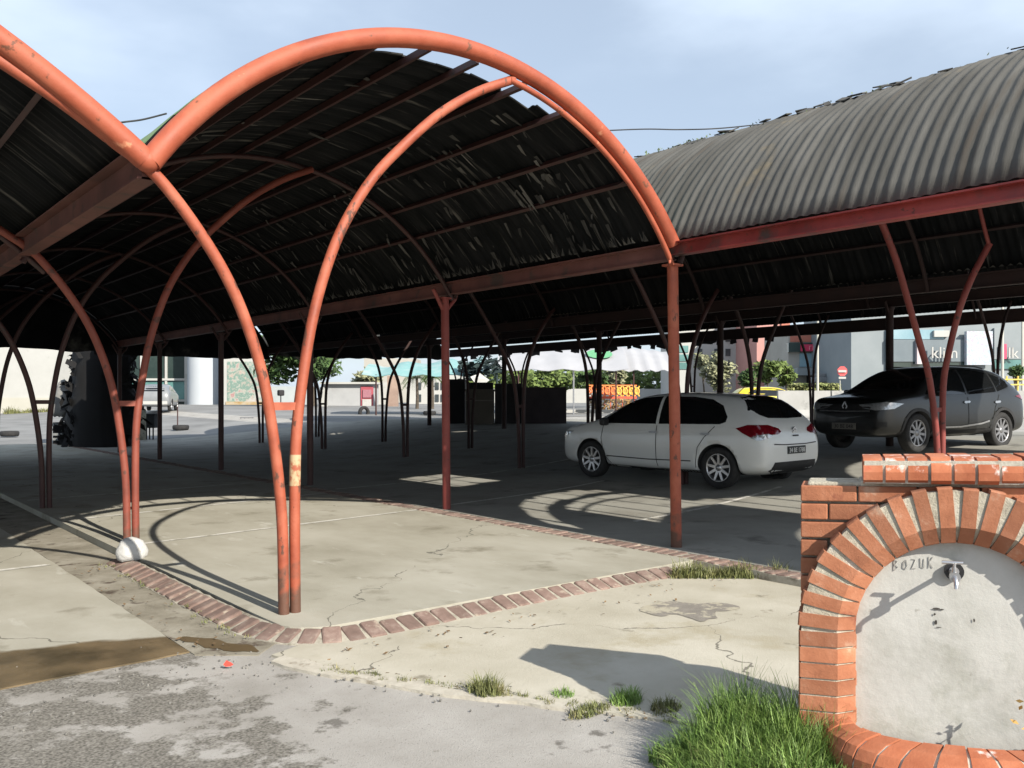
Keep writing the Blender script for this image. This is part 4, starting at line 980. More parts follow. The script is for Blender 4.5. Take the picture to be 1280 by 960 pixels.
for sd in (1, -1):
    d = Vector((1, -.8 * sd, 0))
    tl = [(-.36, .93), (-.50, .985), (-.78, .985), (-.98, .93), (-1.03, .88), (-.96, .845), (-.80, .84), (-.66, .775), (-.52, .80), (-.43, .86)]
    tl = [(u * -sd * -1 if sd > 0 else -u, v) for u, v in tl]
    car.decal('tail_light', tl, d, RED, off=.008)
    cl = [(-.85, .835), (-.72, .775), (-.60, .755), (-.52, .79), (-.60, .83), (-.72, .85)]; cl = [(u if sd > 0 else -u, v) for u, v in cl]
    car.decal('reversing_lens', cl, d, CLEAR, off=.014)
    d2 = Vector((-1, -.75 * sd, 0)); hl = [(.36, .80), (.55, .70), (.85, .60), (.98, .63), (.85, .73), (.58, .80)]; hl = [(u if sd > 0 else -u, v) for u, v in hl]
    car.decal('headlight', hl, d2, CLEAR, off=.006)
car.strip('bumper_seam', [(-.62, .70), (-.3, .685), (.3, .685), (.62, .70)], 'B', .016, SEAM)
car.decal('bumper_valance', [(-.66, .30), (-.60, .43), (.60, .43), (.66, .30), (.5, .25), (-.5, .25)], 'B', TRIM)
car.plate_(.60, 'B', '34 BE 1788', PLATED, PLATE)
b = MB()
for dz in (0, .042):
    for sd in (-1, 1): b.bar((-2.075 - .0, sd * .055, .862 + dz), (-2.075, 0, .90 + dz), .02, .022)
hit = car.bvh.ray_cast(Vector((-5, 0, .89)), Vector((1, 0, 0)))[0]; b.v = [v + Vector((hit.x + 2.075 - .008, 0, 0)) for v in b.v]
car.put(b, 'emblem', STEEL)
car.strip('badge', [(-.09, .815), (.09, .815)], 'B', .022, TRIM, off=.009)
car.mirror_(.88, .88, .985, TRIM)
b = MB(); b.tube([(-1.2, .1, 1.46), (-1.36, .1, 1.60)], .005, 6); car.put(b, 'aerial', TRIM)

# dark SUV, nose towards the left of the picture
SUVP = [(-2.22, .42, .70, .80, .64, .54), (-2.17, .34, .85, 1.00, .80, .62), (-2.08, .30, 1.00, 1.18, .87, .66), (-1.95, .28, 1.05, 1.34, .895, .63), (-1.72, .27, 1.06, 1.50, .905, .615), (-1.40, .26, 1.05, 1.565, .915, .63), (-.8, .25, 1.03, 1.605, .918, .65),
        (-.2, .25, 1.01, 1.61, .918, .655), (.25, .25, 1.0, 1.585, .918, .655), (.60, .25, 1.0, 1.49, .917, .66), (.95, .25, 1.0, 1.31, .915, .70), (1.22, .25, .99, 1.13, .91, .76), (1.38, .25, .975, 1.075, .905, .80), (1.75, .26, .95, 1.02, .885, .79),
        (2.0, .27, .93, 1.0, .85, .74), (2.13, .29, .87, .94, .79, .68), (2.20, .33, .77, .84, .70, .58), (2.235, .40, .62, .68, .58, .48)]
suv = Car('dark_suv', 'dark grey SUV parked in the shade facing left', (10.25, 2.42, .51), rad(180 - 9.), SUVP, (-1.31, 1.336), .352, CARDARK, well=.05)
suv.wheels(.79, 10, plain('dull_alloy', (.30, .30, .31), .4, .7), .22)
for ax in ('L', 'R'):
    suv.decal('front_door_window', [(1.10, 1.045), (.62, 1.40), (.38, 1.49), (-.10, 1.525), (-.12, 1.05)], ax, GLASS)
    suv.decal('rear_door_window', [(-.18, 1.05), (-.16, 1.525), (-.70, 1.515), (-1.08, 1.47), (-1.12, 1.10)], ax, GLASS)
    suv.decal('quarter_window', [(-1.18, 1.11), (-1.14, 1.465), (-1.45, 1.39), (-1.72, 1.27), (-1.60, 1.20)], ax, GLASS)
    for ln in ([(1.0, 1.0), (1.03, .75), (.90, .42)], [(-.15, 1.0), (-.15, .42)], [(-1.2, 1.05), (-1.02, .8), (-.92, .45)]): suv.strip('door_seam', ln, ax, .012, SEAMD)
    suv.strip('chrome_strip', [(.70, .445), (.1, .45), (-.55, .50), (-.80, .545)], ax, .030, STEEL, off=.02)
    suv.strip('sill', [(.94, .33), (0, .31), (-.95, .33)], ax, .15, TRIM, off=.008)
    for x in (-.0, -1.0): suv.decal('door_handle', [(x, .90), (x - .03, .925), (x - .18, .93), (x - .20, .91), (x - .17, .89), (x - .04, .88)], ax, STEEL, off=.02)
    for axl in suv.axles:
        b = MB(); r0 = suv.wr + .045; sdn = 1 if ax == 'L' else -1; n = 18; vs_ = []
        for i in range(n + 1):
            a = math.pi * (-.02 + 1.04 * i / n)
            for r in (r0, r0 + .055):
                x = axl + r * math.cos(a); z = suv.wr + r * math.sin(a); hh = suv.bvh.ray_cast(Vector((x, 3 * sdn, z)), Vector((0, -sdn, 0)))[0]; y = hh.y + .012 * sdn if hh else .9 * sdn
                vs_.append((x, y, z))
        fs = [(2 * i, 2 * i + 1, 2 * i + 3, 2 * i + 2) for i in range(n)]; b.add(vs_, fs); suv.put(b, 'wheel_arch_trim', TRIM)
suv.decal('windscreen', [(-.70, 1.15), (0, 1.14), (.70, 1.15), (.62, 1.47), (.3, 1.53), (-.3, 1.53), (-.62, 1.47)], 'F', GLASS)
suv.decal('grille', [(-.52, .74), (.52, .74), (.58, .86), (.2, .87), (-.2, .87), (-.58, .86)], 'F', TRIM, off=.008)
suv.strip('chrome_strip', [(-.55, .745), (0, .735), (.55, .745)], 'F', .022, STEEL, off=.016)
suv.decal('lower_grille', [(-.62, .36), (.62, .36), (.56, .52), (-.56, .52)], 'F', TRIM, off=.008)
b = MB(); hit = suv.bvh.ray_cast(Vector((5, 0, .83)), Vector((-1, 0, 0)))[0]
for sy in (-1, 1):
    for sz in (-1, 1): b.bar((hit.x + .014, sy * .05, .83), (hit.x + .014, 0, .83 + sz * .085), .014, .018)
suv.put(b, 'emblem', STEEL)
for sd in (1, -1):
    d2 = Vector((-1, -.75 * sd, 0)); hl = [(.34, .88), (.50, .79), (.80, .76), (1.02, .80), (1.08, .86), (.9, .875), (.62, .91)]; hl = [(u if sd > 0 else -u, v) for u, v in hl]
    suv.decal('headlight', hl, d2, CLEAR, off=.008)
    fl = [(.62, .47), (.80, .47), (.80, .56), (.62, .56)]; fl = [(u if sd > 0 else -u, v) for u, v in fl]; suv.decal('fog_light', fl, d2, TRIM, off=.008)
    d = Vector((1, -.8 * sd, 0)); tl = [(-.42, 1.02), (-.60, 1.06), (-.95, 1.02), (-.95, .95), (-.62, .94)]; tl = [(u if sd > 0 else -u, v) for u, v in tl]; suv.decal('tail_light', tl, d, RED, off=.008)
suv.plate_(.47, 'F', '30 BE 048', PLATEB, TRIM)
suv.mirror_(.86, .90, 1.08, CARDARK)
for sd in (-1, 1):
    b = MB(); b.tube([(.12, sd * .56, 1.57), (.0, sd * .56, 1.60), (-.9, sd * .555, 1.605), (-1.2, sd * .54, 1.565)], .014, 8); suv.put(b, 'roof_rail', TRIM)

# ------------------------------------------------------------------ everything beyond the car park
def bpart(name, x0, x1, y0, y1, D, th, m, parent, kind=None):
    """a block facing the car park: photo columns x0..x1, rows y0 (top)..y1 (foot) at D metres, th metres deep; y1 None = down to the ground"""
    a = at(x0, D, py=y0); c = at(x1, D, py=y0); top = a.z; bot = (CAM.z + (HY - y1) / FPX * D) if y1 is not None else G(a.x, a.y) - .3
    mid_ = (a + c) / 2 + FW * th / 2; M = Matrix((RT, FW, Vector((0, 0, 1)))).transposed(); b = MB()
    b.box((mid_.x, mid_.y, (top + bot) / 2), ((c - a).length, th, top - bot), 0, M)
    return b.build(name, m, parent)
def bthing(name, label, cat, px, D, group=None):
    p = at(px, D); return thing(name, label, cat, (p.x, p.y, G(p.x, p.y)), group)
def bsolo(name, label, cat, *a):
    o = bpart(name, *a, None); tag(o, label, cat, kind='thing'); return o
WALLW = mat('whitewashed_wall', [(0.372, 0.372, 0.353), (0.434, 0.434, 0.415)], scale=.5, rough=.9, spots=((.30, .30, .275), .8, .6, .1))
WALLG = mat('pale_grey_cladding', [(0.173, 0.202, 0.216), (0.223, 0.252, 0.266)], scale=.3, rough=.6)
WALLC = mat('cream_render', [(0.322, 0.308, 0.273), (0.392, 0.378, 0.343)], scale=.4, rough=.9)
PINK = mat('pink_render', [(0.435, 0.225, 0.203), (0.495, 0.270, 0.240)], scale=.4, rough=.9)
SALMON = mat('salmon_render', [(0.425, 0.145, 0.102), (0.476, 0.178, 0.128)], scale=.4, rough=.9)
TEAL = mat('teal_window_glass', [(.05, .13, .12), (.10, .22, .21), (.16, .30, .29)], scale=.35, rough=.12, coat=.5)
TEALD = mat('dark_green_glass', [(.02, .035, .032), (.045, .065, .06)], scale=.5, rough=.1, coat=.5)
SKYGL = mat('light_blue_glass', [(.16, .28, .33), (.28, .40, .45)], scale=.4, rough=.15)
WIN = mat('dark_window', [(.03, .04, .045), (.07, .08, .085)], scale=1, rough=.15)
SHADOWY = plain('dark_opening', (.02, .02, .022), .8)
YKERB = mat('yellow_kerb_paint', [(.50, .38, .08), (.62, .48, .12)], scale=2, rough=.8, spots=((.40, .38, .32), 1.5, .56, .1))
def leaf(n, a, b_): return mat(n, [a, tuple((p + q) / 2 for p, q in zip(a, b_)), b_], scale=1.1, rough=.8, island=.35)
LEAF = leaf('dark_leaves', (.02, .05, .012), (.075, .13, .03)); LEAF2 = leaf('yellowish_leaves', (.06, .10, .02), (.15, .20, .05)); LEAF3 = leaf('olive_leaves', (.14, .15, .08), (.27, .27, .16))
BARK = mat('bark', [(.05, .04, .03), (.11, .09, .07)], scale=6, rough=1., bump=.4)
def tree(name, label, px, D, pw, ytop, ybot, m, n=900, trunk_px=None, group=None, lean=0., leafs=.22):
    p = at(px, D); t = thing(name, label, 'tree', (p.x, p.y, G(p.x, p.y)), group); g_ = G(p.x, p.y)
    zt = CAM.z + (HY - ytop) / FPX * D; zb = CAM.z + (HY - ybot) / FPX * D; rw = pw / 2 / FPX * D; c = Vector((p.x, p.y, (zt + zb) / 2)); rh = (zt - zb) / 2
    b = MB(); base = Vector((p.x, p.y, g_)) + RT * (lean * rw); top = c + Vector((0, 0, rh * .2)); r = max(.09, rw * .06)
    b.tube(spline([base, base.lerp(top, .35) + RT * r * .8, base.lerp(top, .7) - RT * r * .6, top], 4), [r * (1 - .07 * i) for i in range(13)], 8)
    for k in range(5):
        a = 6.28 * k / 5 + random.random(); q = c + Vector((math.cos(a) * rw * .6, math.sin(a) * rw * .6, rh * random.uniform(-.2, .6))); s0 = base.lerp(top, random.uniform(.5, .85)); b.tube([s0, s0.lerp(q, .5) + Vector((0, 0, .15 * rh)), q], [r * .45, r * .3, r * .12], 6)
    b.build('trunk', BARK, t); b = MB()
    cl = []
    for k in range(16):
        d = Vector((random.gauss(0, 1), random.gauss(0, 1), random.gauss(0, 1))).normalized() * random.uniform(.35, .8); cl.append((c + Vector((d.x * rw, d.y * rw, d.z * rh)), random.uniform(.25, .45)))
    for k in range(n):
        q, cr = random.choice(cl); d = Vector((random.gauss(0, 1), random.gauss(0, 1), random.gauss(0, 1))).normalized() * random.random() ** .4
        q = q + Vector((d.x * rw * cr, d.y * rw * cr, d.z * rh * cr * 1.1)); s_ = leafs * random.uniform(.6, 1.3)
        u = Vector((random.gauss(0, 1), random.gauss(0, 1), random.gauss(0, 1))).normalized(); v = u.orthogonal().normalized()
        b.add([q - u * s_, q + v * s_ * .5, q + u * s_, q - v * s_ * .5], [(0, 1, 2, 3)])
    b.build('crown', m, t, fix=False); return t

# --- left end
bw = bthing('white_building', 'plain white wall of a building at the far left edge', 'building', 36, 62)
bpart('wall', -60, 74, 395, None, 62, 6, WALLW, bw); bpart('plinth', -60, 74, 497, None, 61.9, .1, mat('cream_plinth', [(0.396, 0.384, 0.330), (0.432, 0.420, 0.372)], scale=.6, rough=.9), bw)
b = MB()
for i in range(14):
    p = at(8 + i * 4.2, 60); blades(b, (p.x, p.y), 40, .25, .25, random.uniform(.3, .7), .03, .8, G(p.x, p.y) - .05)
o = b.build('weed_strip', WEED, fix=False); tag(o, 'weeds growing along the foot of the far white wall', 'weeds', kind='stuff')
gb = bthing('glass_building', 'green glass fronted building with white bars, behind the grey car', 'building', 190, 78)
bpart('wall', 128, 238, 380, None, 78.3, 10, WALLG, gb)
for x0, x1 in ((132, 150), (152, 174), (178, 205), (209, 231)):
    bpart('window', x0, x1, 400, 473, 78.1, .15, TEALD, gb); bpart('window', x0, x1, 477, 499, 78.1, .15, TEAL, gb); bpart('window', x0, x1, 502, 517, 78.1, .15, TEALD, gb)
for y in (473, 499.3): bpart('bar', 129, 233, y, y + 2.6, 77.9, .18, WALLW, gb)
for x in (150, 175, 206): bpart('bar', x, x + 2.6, 385, 517, 77.95, .15, WALLW, gb)
bpart('bar', 230.5, 236, 380, None, 77.8, .4, WALLW, gb)
p = at(256, 76); b = MB(); b.lathe([(1.45, G(p.x, p.y) - .2), (1.45, 11.)], 32, 0, 'z', (p.x, p.y, 0)); o = b.build('round_tower', mat('bluish_white_render', [(0.360, 0.396, 0.432), (0.408, 0.438, 0.468)], scale=.4, rough=.8)); tag(o, 'smooth round white tower beside the green glass building', 'tower', kind='thing')
GRAF = mat('graffiti', [(0.363, 0.363, 0.330), (0.330, 0.165, 0.165), (0.341, 0.352, 0.308), (0.121, 0.220, 0.187), (0.363, 0.330, 0.286), (0.352, 0.242, 0.209), (0.374, 0.374, 0.352)], scale=1.3, rough=.9, contrast=(.25, .75), detail=5,
           spots=((.04, .09, .10), 1.6, .66, .02), spots2=((.40, .40, .38), .8, .55, .08))
gw = bthing('graffiti_wall', 'white wall covered in pastel graffiti behind the dark post', 'wall', 302, 74)
bpart('wall', 273, 335, 425, None, 74, .5, WALLW, gw); bpart('graffiti', 284, 333, 452, 503, 73.95, .05, GRAF, gw); bpart('painted_base', 282, 333, 502, None, 73.9, .1, mat('ochre_base', [(0.238, 0.140, 0.056), (0.350, 0.252, 0.126), (0.385, 0.350, 0.280)], scale=1.2, rough=.9), gw)
for x0, x1, D, lb in ((232, 300, 70, 'yellow painted kerb below the round tower and graffiti'), (380, 428, 70, 'yellow painted kerb beneath the leaning tree')):
    bsolo('yellow_kerb', lb, 'kerb', x0, x1, 512.5, None, D, .5, YKERB)
sk = bthing('striped_kerb', 'kerb painted in red, white and yellow before the white shed', 'kerb', 505, 72)
for i, m_ in enumerate([plain('red_kerb', (.5, .06, .04)), WALLW, YKERB, plain('red_kerb', (.5, .06, .04)), YKERB, WALLW, YKERB, YKERB]): bpart('painted_segment', 455 + i * 13, 467.8 + i * 13, 510, None, 72, .4, m_, sk)
tree('leaning_tree', 'big dense dark green tree with a leaning trunk', 376, 64, 128, 405, 490, LEAF, 2600, lean=.25, leafs=.30)
bsolo('van_wall', 'pale bluish wall low behind the leaning tree', 'wall', 330, 384, 483, None, 76, .4, mat('pale_blue_wall', [(0.325, 0.364, 0.377), (0.403, 0.436, 0.442)], scale=.6, rough=.8))
b = MB(); p = at(351, 73); b.tube([(p.x, p.y, .2), (p.x, p.y, 1.9)], .05, 8); q = p + Vector((0, 0, 0)); b.box((p.x, p.y, 1.9), (.5, .5, .5), 0, None, .1); o = b.build('kerbside_bin', SHADOWY); tag(o, 'small dark bin on a pole before the pale bluish wall', 'bin')
sh = bthing('white_shed', 'low white kiosk with a red framed doorway', 'kiosk', 440, 70)
bpart('wall', 402, 466, 480, None, 70, 3, mat('dull_white_panel', [(0.300, 0.307, 0.315), (0.375, 0.383, 0.390)], scale=.7, rough=.8), sh); bpart('roof', 399, 470, 477.5, 480, 69.6, 4, WALLW, sh)
bpart('door', 451, 466.5, 483, None, 69.9, .1, plain('red_door', (.34, .07, .09)), sh); bpart('window', 453.5, 464, 487, 497, 69.8, .1, plain('rosy_shutter', (.32, .14, .17)), sh); bpart('panel', 453, 464, 499, 508, 69.8, .1, WALLW, sh)
bsolo('booth', 'tiny white booth with a black hatch left of the kiosk', 'booth', 399.5, 408, 484, None, 66, .6, WALLW)
tree('dry_tree', 'dry brownish tree rising behind the red framed doorway', 457, 76, 46, 458, 487, LEAF3, 700, leafs=.28)
bsolo('garden_wall', 'plain white wall right of the kiosk', 'wall', 466, 487, 478, None, 78, .4, WALLW)
bsolo('brown_pillar', 'brownish pillar between the kiosk and the palms', 'pillar', 484, 497, 470, None, 68, .6, mat('brown_render', [(.22, .15, .12), (.34, .25, .20)], scale=.8, rough=.9))
for px, lb, w_ in ((521, 'slim palm tree with drooping grey green fronds', 40), (540, 'darker palm tree beside the white windowed house', 30)):
    p = at(px, 60); t = thing('palm_tree', lb, 'palm', (p.x, p.y, G(p.x, p.y)), 'palms by the white house'); b = MB(); zt = CAM.z + 26 / FPX * 60; b.tube([(p.x, p.y, 0), (p.x + .05, p.y, zt * .5), (p.x, p.y, zt)], [.14, .11, .09], 8); b.build('trunk', BARK, t); b = MB()
    for k in range(22):
        a = random.uniform(0, 6.28); L_ = w_ / 2 / FPX * 60 * random.uniform(.8, 1.2); up_ = random.uniform(.1, .9); d = Vector((math.cos(a), math.sin(a), 0)); sd_ = Vector((-d.y, d.x, 0))
        P_ = [Vector((p.x, p.y, zt)) + d * L_ * t_ + Vector((0, 0, L_ * (up_ * t_ - 1.1 * t_ * t_))) for t_ in frange(0, 1, 6)]
        for i in range(6):
            for q in range(3):
                c_ = P_[i].lerp(P_[i + 1], q / 3)
                for sg in (-1, 1): b.add([c_, c_ + sd_ * sg * .28 * (1 - i / 7) + Vector((0, 0, -.12)), c_ + d * .06], [(0, 1, 2)])
    b.build('crown', LEAF if px > 530 else leaf('grey_green_fronds', (.07, .10, .05), (.16, .20, .12)), t, fix=False)
wh = bthing('white_house', 'white house with dark windows behind the palms', 'house', 545, 84)
bpart('wall', 508, 580, 458, None, 84, 6, WALLW, wh)
for x in (522, 544, 551): bpart('window', x, x + 4.5, 478, 487, 83.9, .1, WIN, wh); bpart('window', x, x + 4.5, 493, 502, 83.9, .1, WIN, wh)

# --- canvas awnings in the middle
CANVAS = mat('white_canvas', [(.30, .305, .325), (.37, .375, .395)], scale=.5, rough=.85); CANVT = mat('turquoise_white_canvas', [(0.372, 0.408, 0.408), (0.168, 0.330, 0.330), (0.396, 0.432, 0.432)], scale=.35, rough=.8)
def awning(name, label, x0, x1, D, ytl, ytr, yb, depth, m, posts, peak=.5, dip=0.):
    a0 = at(x0, D); t = thing(name, label, 'awning', ((at(x0, D) + at(x1, D)) / 2)[:2] + (G(a0.x, a0.y),))
    b = MB(); n = 18; vs_ = []
    for j in range(7):
        for i in range(n + 1):
            u = i / n; v = j / 6; p = at(x0 + (x1 - x0) * u, D) + FW * depth * v; yt = ytl + (ytr - ytl) * u
            zb = CAM.z + (HY - yb) / FPX * D; zt = CAM.z + (HY - yt) / FPX * D
            zz = zb + (zt - zb) * min(1, v * 2.2) ** .8 * (1 - dip * math.sin(u * math.pi * 3) ** 2 * .5) - .12 * math.sin(u * math.pi * 4) ** 2 * (1 - v)
            if v > .6: zz -= (v - .6) * (zt - zb) * .4
            vs_.append((p.x, p.y, zz))
    fs = [(j * (n + 1) + i, j * (n + 1) + i + 1, (j + 1) * (n + 1) + i + 1, (j + 1) * (n + 1) + i) for j in range(6) for i in range(n)]
    off_ = len(vs_); b.add(vs_, fs, 0, True); b.add([Vector(v) - Vector((0, 0, .02)) for v in vs_], [f[::-1] for f in fs], 0, True); b.build('canvas', m, t, fix=False)
    for px in posts:
        p = at(px, D + .3); b = MB(); zt = CAM.z + (HY - yb) / FPX * D; b.tube([(p.x, p.y, G(p.x, p.y) - .1), (p.x, p.y, zt)], .045, 8); b.build('pole', STEEL if px > 700 and px < 720 else DARKRED, t)
    return t
aw = awning('canvas_awning', 'wide white canvas awning with a green oval emblem', 622, 786, 47, 432, 428, 461, 7, CANVAS, (648, 717, 770))
e = MB()
pts = []
for k in range(24):
    a = 6.283 * k / 24; u = 753 + 17 * math.cos(a); v = 441 + 6.5 * math.sin(a)
    vv_ = ((461 - v) / (461 - 429)) ** 1.25 / 2.2; p = at(u, 47); p = p + FW * (7 * vv_ - .10); p.z = CAM.z + (HY - v) / FPX * 47 + .03; pts.append(p)
e.add(pts, [list(range(24))]); e.build('green_emblem', plain('green_print', (.12, .34, .17)), aw, fix=False)
awning('canvas_awning', 'white canvas awning sloping down behind the white car', 778, 846, 49, 428, 436, 462, 6, CANVAS, (792, 838))
awning('canvas_awning', 'turquoise stained awning left of the green emblem awning', 452, 604, 44, 452, 440, 468, 5, CANVT, (470, 560), dip=.6)
net = MB()
for i in range(170):
    u = random.uniform(574, 626); v = 462 + random.gauss(0, 6) - (u - 574) * .08; p = at(u, 43.5 + random.uniform(-.8, .8), py=v); d = Vector((random.uniform(-1, 1), random.uniform(-1, 1), random.uniform(-.5, .5))) * .5; d2 = Vector((random.uniform(-1, 1), random.uniform(-1, 1), random.uniform(-.6, .2))) * .3
    net.add([p, p + d, p + d + d2, p + d2], [(0, 1, 2, 3)])
p = at(621, 43.5); net.tube([(p.x, p.y, G(p.x, p.y)), (p.x, p.y, 3.2)], .06, 8); p = at(580, 43.5); net.tube([(p.x, p.y, G(p.x, p.y)), (p.x, p.y, 3.0)], .05, 8)
o = net.build('shade_net', plain('black_green_net', (.015, .03, .03), .9), fix=False); tag(o, 'crumpled black shade net slung between poles under the turquoise awning', 'shade net')
b = MB(); D = 42; P_ = [at(588, D, py=471), at(600, D + .5, py=466.5), at(612, D, py=475), at(606, D, py=480), at(595, D, py=480.5)]
b.add(P_ + [q + FW * .04 for q in P_], [(0, 1, 2, 3, 4), (9, 8, 7, 6, 5)] + [(i, (i + 1) % 5, (i + 1) % 5 + 5, i + 5) for i in range(5)]); o = b.build('white_board', WALLW); tag(o, 'white kite shaped board propped above the stacked panels', 'board')
random.seed(21)
for px, D, w_, yt, yb, m_, lb in ((648, 66, 60, 455, 492, LEAF2, 'yellow green roadside tree left of the grey pole'), (694, 68, 56, 455, 492, LEAF2, 'yellow green roadside tree right behind the stacked panels'), (742, 66, 46, 458, 486, LEAF, 'darker roadside tree over the orange fence'), (770, 69, 36, 458, 488, LEAF3, 'sparse pale tree over the right end of the orange fence')):
    tree('roadside_tree', lb, px, D, w_, yt, yb, m_, 800, group='roadside trees under the awnings', leafs=.25)
# orange lattice fence
fe = bthing('lattice_fence', 'bright orange and yellow lattice fence with a red bottom rail', 'fence', 757, 58)
OR = plain('bright_orange', (.80, .22, .06)); YE = plain('golden_yellow', (.80, .45, .08)); RD = plain('fence_red', (.62, .10, .05))
bpart('bottom_rail', 733, 796, 495.5, 498.5, 58, .12, RD, fe); bpart('top_rail', 733, 796, 481, 482.6, 58, .10, OR, fe)
for k in range(9):
    x = 734 + k * 7.4; b = MB(); m_ = OR if k < 5 else YE
    for q, r_ in ((x, x + 6), (x + 6, x)): b.bar(at(q, 58.05, py=482.5), at(r_, 58.05, py=495.5), .10, .07)
    b.tube([at(x + 3 + 2.6 * math.cos(a), 58.0, py=489 + 4. * math.sin(a)) for a in frange(0, 6.283, 12)], .05, 6); b.build('lattice_panel', m_, fe)
    bpart('fence_post', x - .7, x + .3, 481, None, 58.1, .12, RD, fe)
bsolo('low_wall', 'low pale kerb wall in front of the orange fence', 'wall', 700, 766, 512, None, 52, .4, WALLW)
fl = MB()
for i in range(500):
    p = at(random.uniform(735, 792), 56.5 + random.uniform(-.6, .6)); g0 = G(p.x, p.y); q = p.copy(); q.z = g0 + random.uniform(0, .75); s_ = .12; u = Vector((random.gauss(0, 1), random.gauss(0, 1), random.gauss(0, 1))).normalized() * s_; v = u.orthogonal().normalized() * s_ * .6
    fl.add([q - u, q + v, q + u, q - v], [(0, 1, 2, 3)])
o = fl.build('flower_bed', leaf('bed_plants', (.10, .08, .05), (.40, .24, .08)), fix=False); tag(o, 'ragged flower bed below the orange fence', 'flower bed', kind='stuff')
# stacked panels in the shade near the far corner
PANT = mat('dull_tan_board', [(0.078, 0.072, 0.060), (0.114, 0.105, 0.090)], scale=1.5, rough=.9); PAND = mat('dark_brown_board', [(.02, .017, .02), (.045, .035, .04)], scale=1.5, rough=.9); PANB = mat('black_sheeting', [(.008, .009, .011), (.02, .021, .024)], scale=1.5, rough=.8)
p_ = bthing('market_crate', 'dull tan boarded crate with a rim, left of the dark panels', 'crate', 600, 30)
bpart('side_board', 582, 617, 489, None, 30, 1.2, PANT, p_); bpart('rim', 581, 618, 486.5, 489, 29.9, 1.4, PANT, p_); bpart('batten', 582.5, 616.5, 500, 501.3, 29.95, .05, plain('batten', (.15, .14, .12)), p_)
bsolo('black_bundle', 'black wrapped bundle between the tan crate and the red post', 'bundle', 561, 581, 474, None, 31, 1.2, PANB)
bsolo('stacked_board', 'black sheeted board right of the tan crate', 'board', 618.5, 652, 479.5, None, 30, 1., PANB)
bsolo('stacked_board', 'broad dark brown board, rightmost of the shaded stack', 'board', 652.5, 708, 484, None, 29.8, 1., PAND)
bsolo('dark_bale', 'dark bale sitting on top of the tan crate', 'bale', 583, 616, 478, 486.3, 30.2, .9, PANB)

# --- right side: flats, trees, shops
fb = bthing('white_flats', 'white block of flats with small dark windows', 'building', 900, 105)
bpart('wall', 846, 948, 380, None, 105, 10, WALLW, fb)
for r_, y in enumerate((400, 418, 436, 452)):
    for x in (872, 893, 907, 921, 936): bpart('window', x, x + 6, y, y + 9, 104.9, .1, WIN, fb)
sg = bthing('blue_sign_building', 'white building with stacked blue windows beside the orange post', 'building', 853, 92)
bpart('wall', 838, 863, 415, None, 92, 6, WALLW, sg)
for y in (432, 443, 453): bpart('window', 846, 860.5, y, y + 8.5, 91.9, .1, TEAL, sg)
random.seed(33)
tree('pale_willow', 'pale olive willow tree over the white car roof', 896, 62, 48, 438, 492, LEAF3, 1500, leafs=.20); tree('olive_bush', 'round brownish olive tree beside the orange post', 879, 64, 24, 440, 468, LEAF3, 500, leafs=.2)
tree('green_tree', 'fresh green tree in front of the pink building', 960, 56, 40, 446, 482, LEAF2, 1300, leafs=.2); tree('green_tree', 'small yellowish tree right of the fresh green tree', 983, 57, 26, 452, 484, LEAF2, 700, leafs=.18); tree('green_tree', 'dark green bush above the rear of the white car', 935, 52, 28, 460, 486, LEAF, 700, leafs=.18)
pk = bthing('pink_building', 'pink rendered building with a salmon corner strip', 'building', 965, 96)
bpart('wall', 946, 978, 375, None, 96, 10, PINK, pk); bpart('corner_strip', 977, 987.5, 375, None, 95.8, 10.2, SALMON, pk)
for y in (395, 412): bpart('window', 955, 962, y, y + 9, 95.9, .1, WIN, pk)
sp = bthing('shop', 'cream shop front with a dark fascia and red lettered band', 'shop', 1022, 84)
bpart('wall', 985.5, 1064, 412, None, 84, 8, WALLC, sp); bpart('upper_band', 988, 1050, 418, 427.5, 83.9, .2, SALMON, sp); bpart('fascia', 985.8, 1063.6, 428.5, 440, 83.5, .6, TEALD, sp)
rb = bpart('red_band', 1001, 1052, 430.5, 439, 83.4, .15, plain('crimson_band', (.50, .03, .09)), sp)
b = MB(); P_ = [at(x, 83.3, py=y) for x, y in ((1001.5, 431), (1003.5, 431), (1007.5, 439), (1004, 439))]; b.add(P_ + [q + FW * .05 for q in P_], [(0, 1, 2, 3), (4, 5, 6, 7)]); b.build('white_mark', WALLW, rb)
b = MB()
for i, x in enumerate((1012, 1016.5, 1021, 1026, 1030.5, 1035, 1039.5)):
    b.bar(at(x, 83.3, py=432.5), at(x + random.uniform(-.4, .4), 83.3, py=437.5), .10, .05)
    if i % 2: b.bar(at(x, 83.3, py=435), at(x + 2.3, 83.3, py=435), .10, .05)
    else: b.bar(at(x, 83.3, py=432.7), at(x + 2.3, 83.3, py=432.7), .10, .05)
b.build('worn_lettering', plain('pink_lettering', (.70, .25, .30)), rb)
bpart('window', 1000, 1028, 441.5, 458.5, 83.8, .2, SKYGL, sp); bpart('window', 1028.5, 1036, 441.5, 458, 83.8, .2, TEALD, sp); bpart('window', 1038, 1062, 443, 457.5, 83.8, .2, SKYGL, sp); bpart('canopy', 997, 1062, 459.5, 469, 82, 2, WALLG, sp)
bpart('garage_opening', 1009, 1058, 469.5, 479, 83.8, .2, SHADOWY, sp)
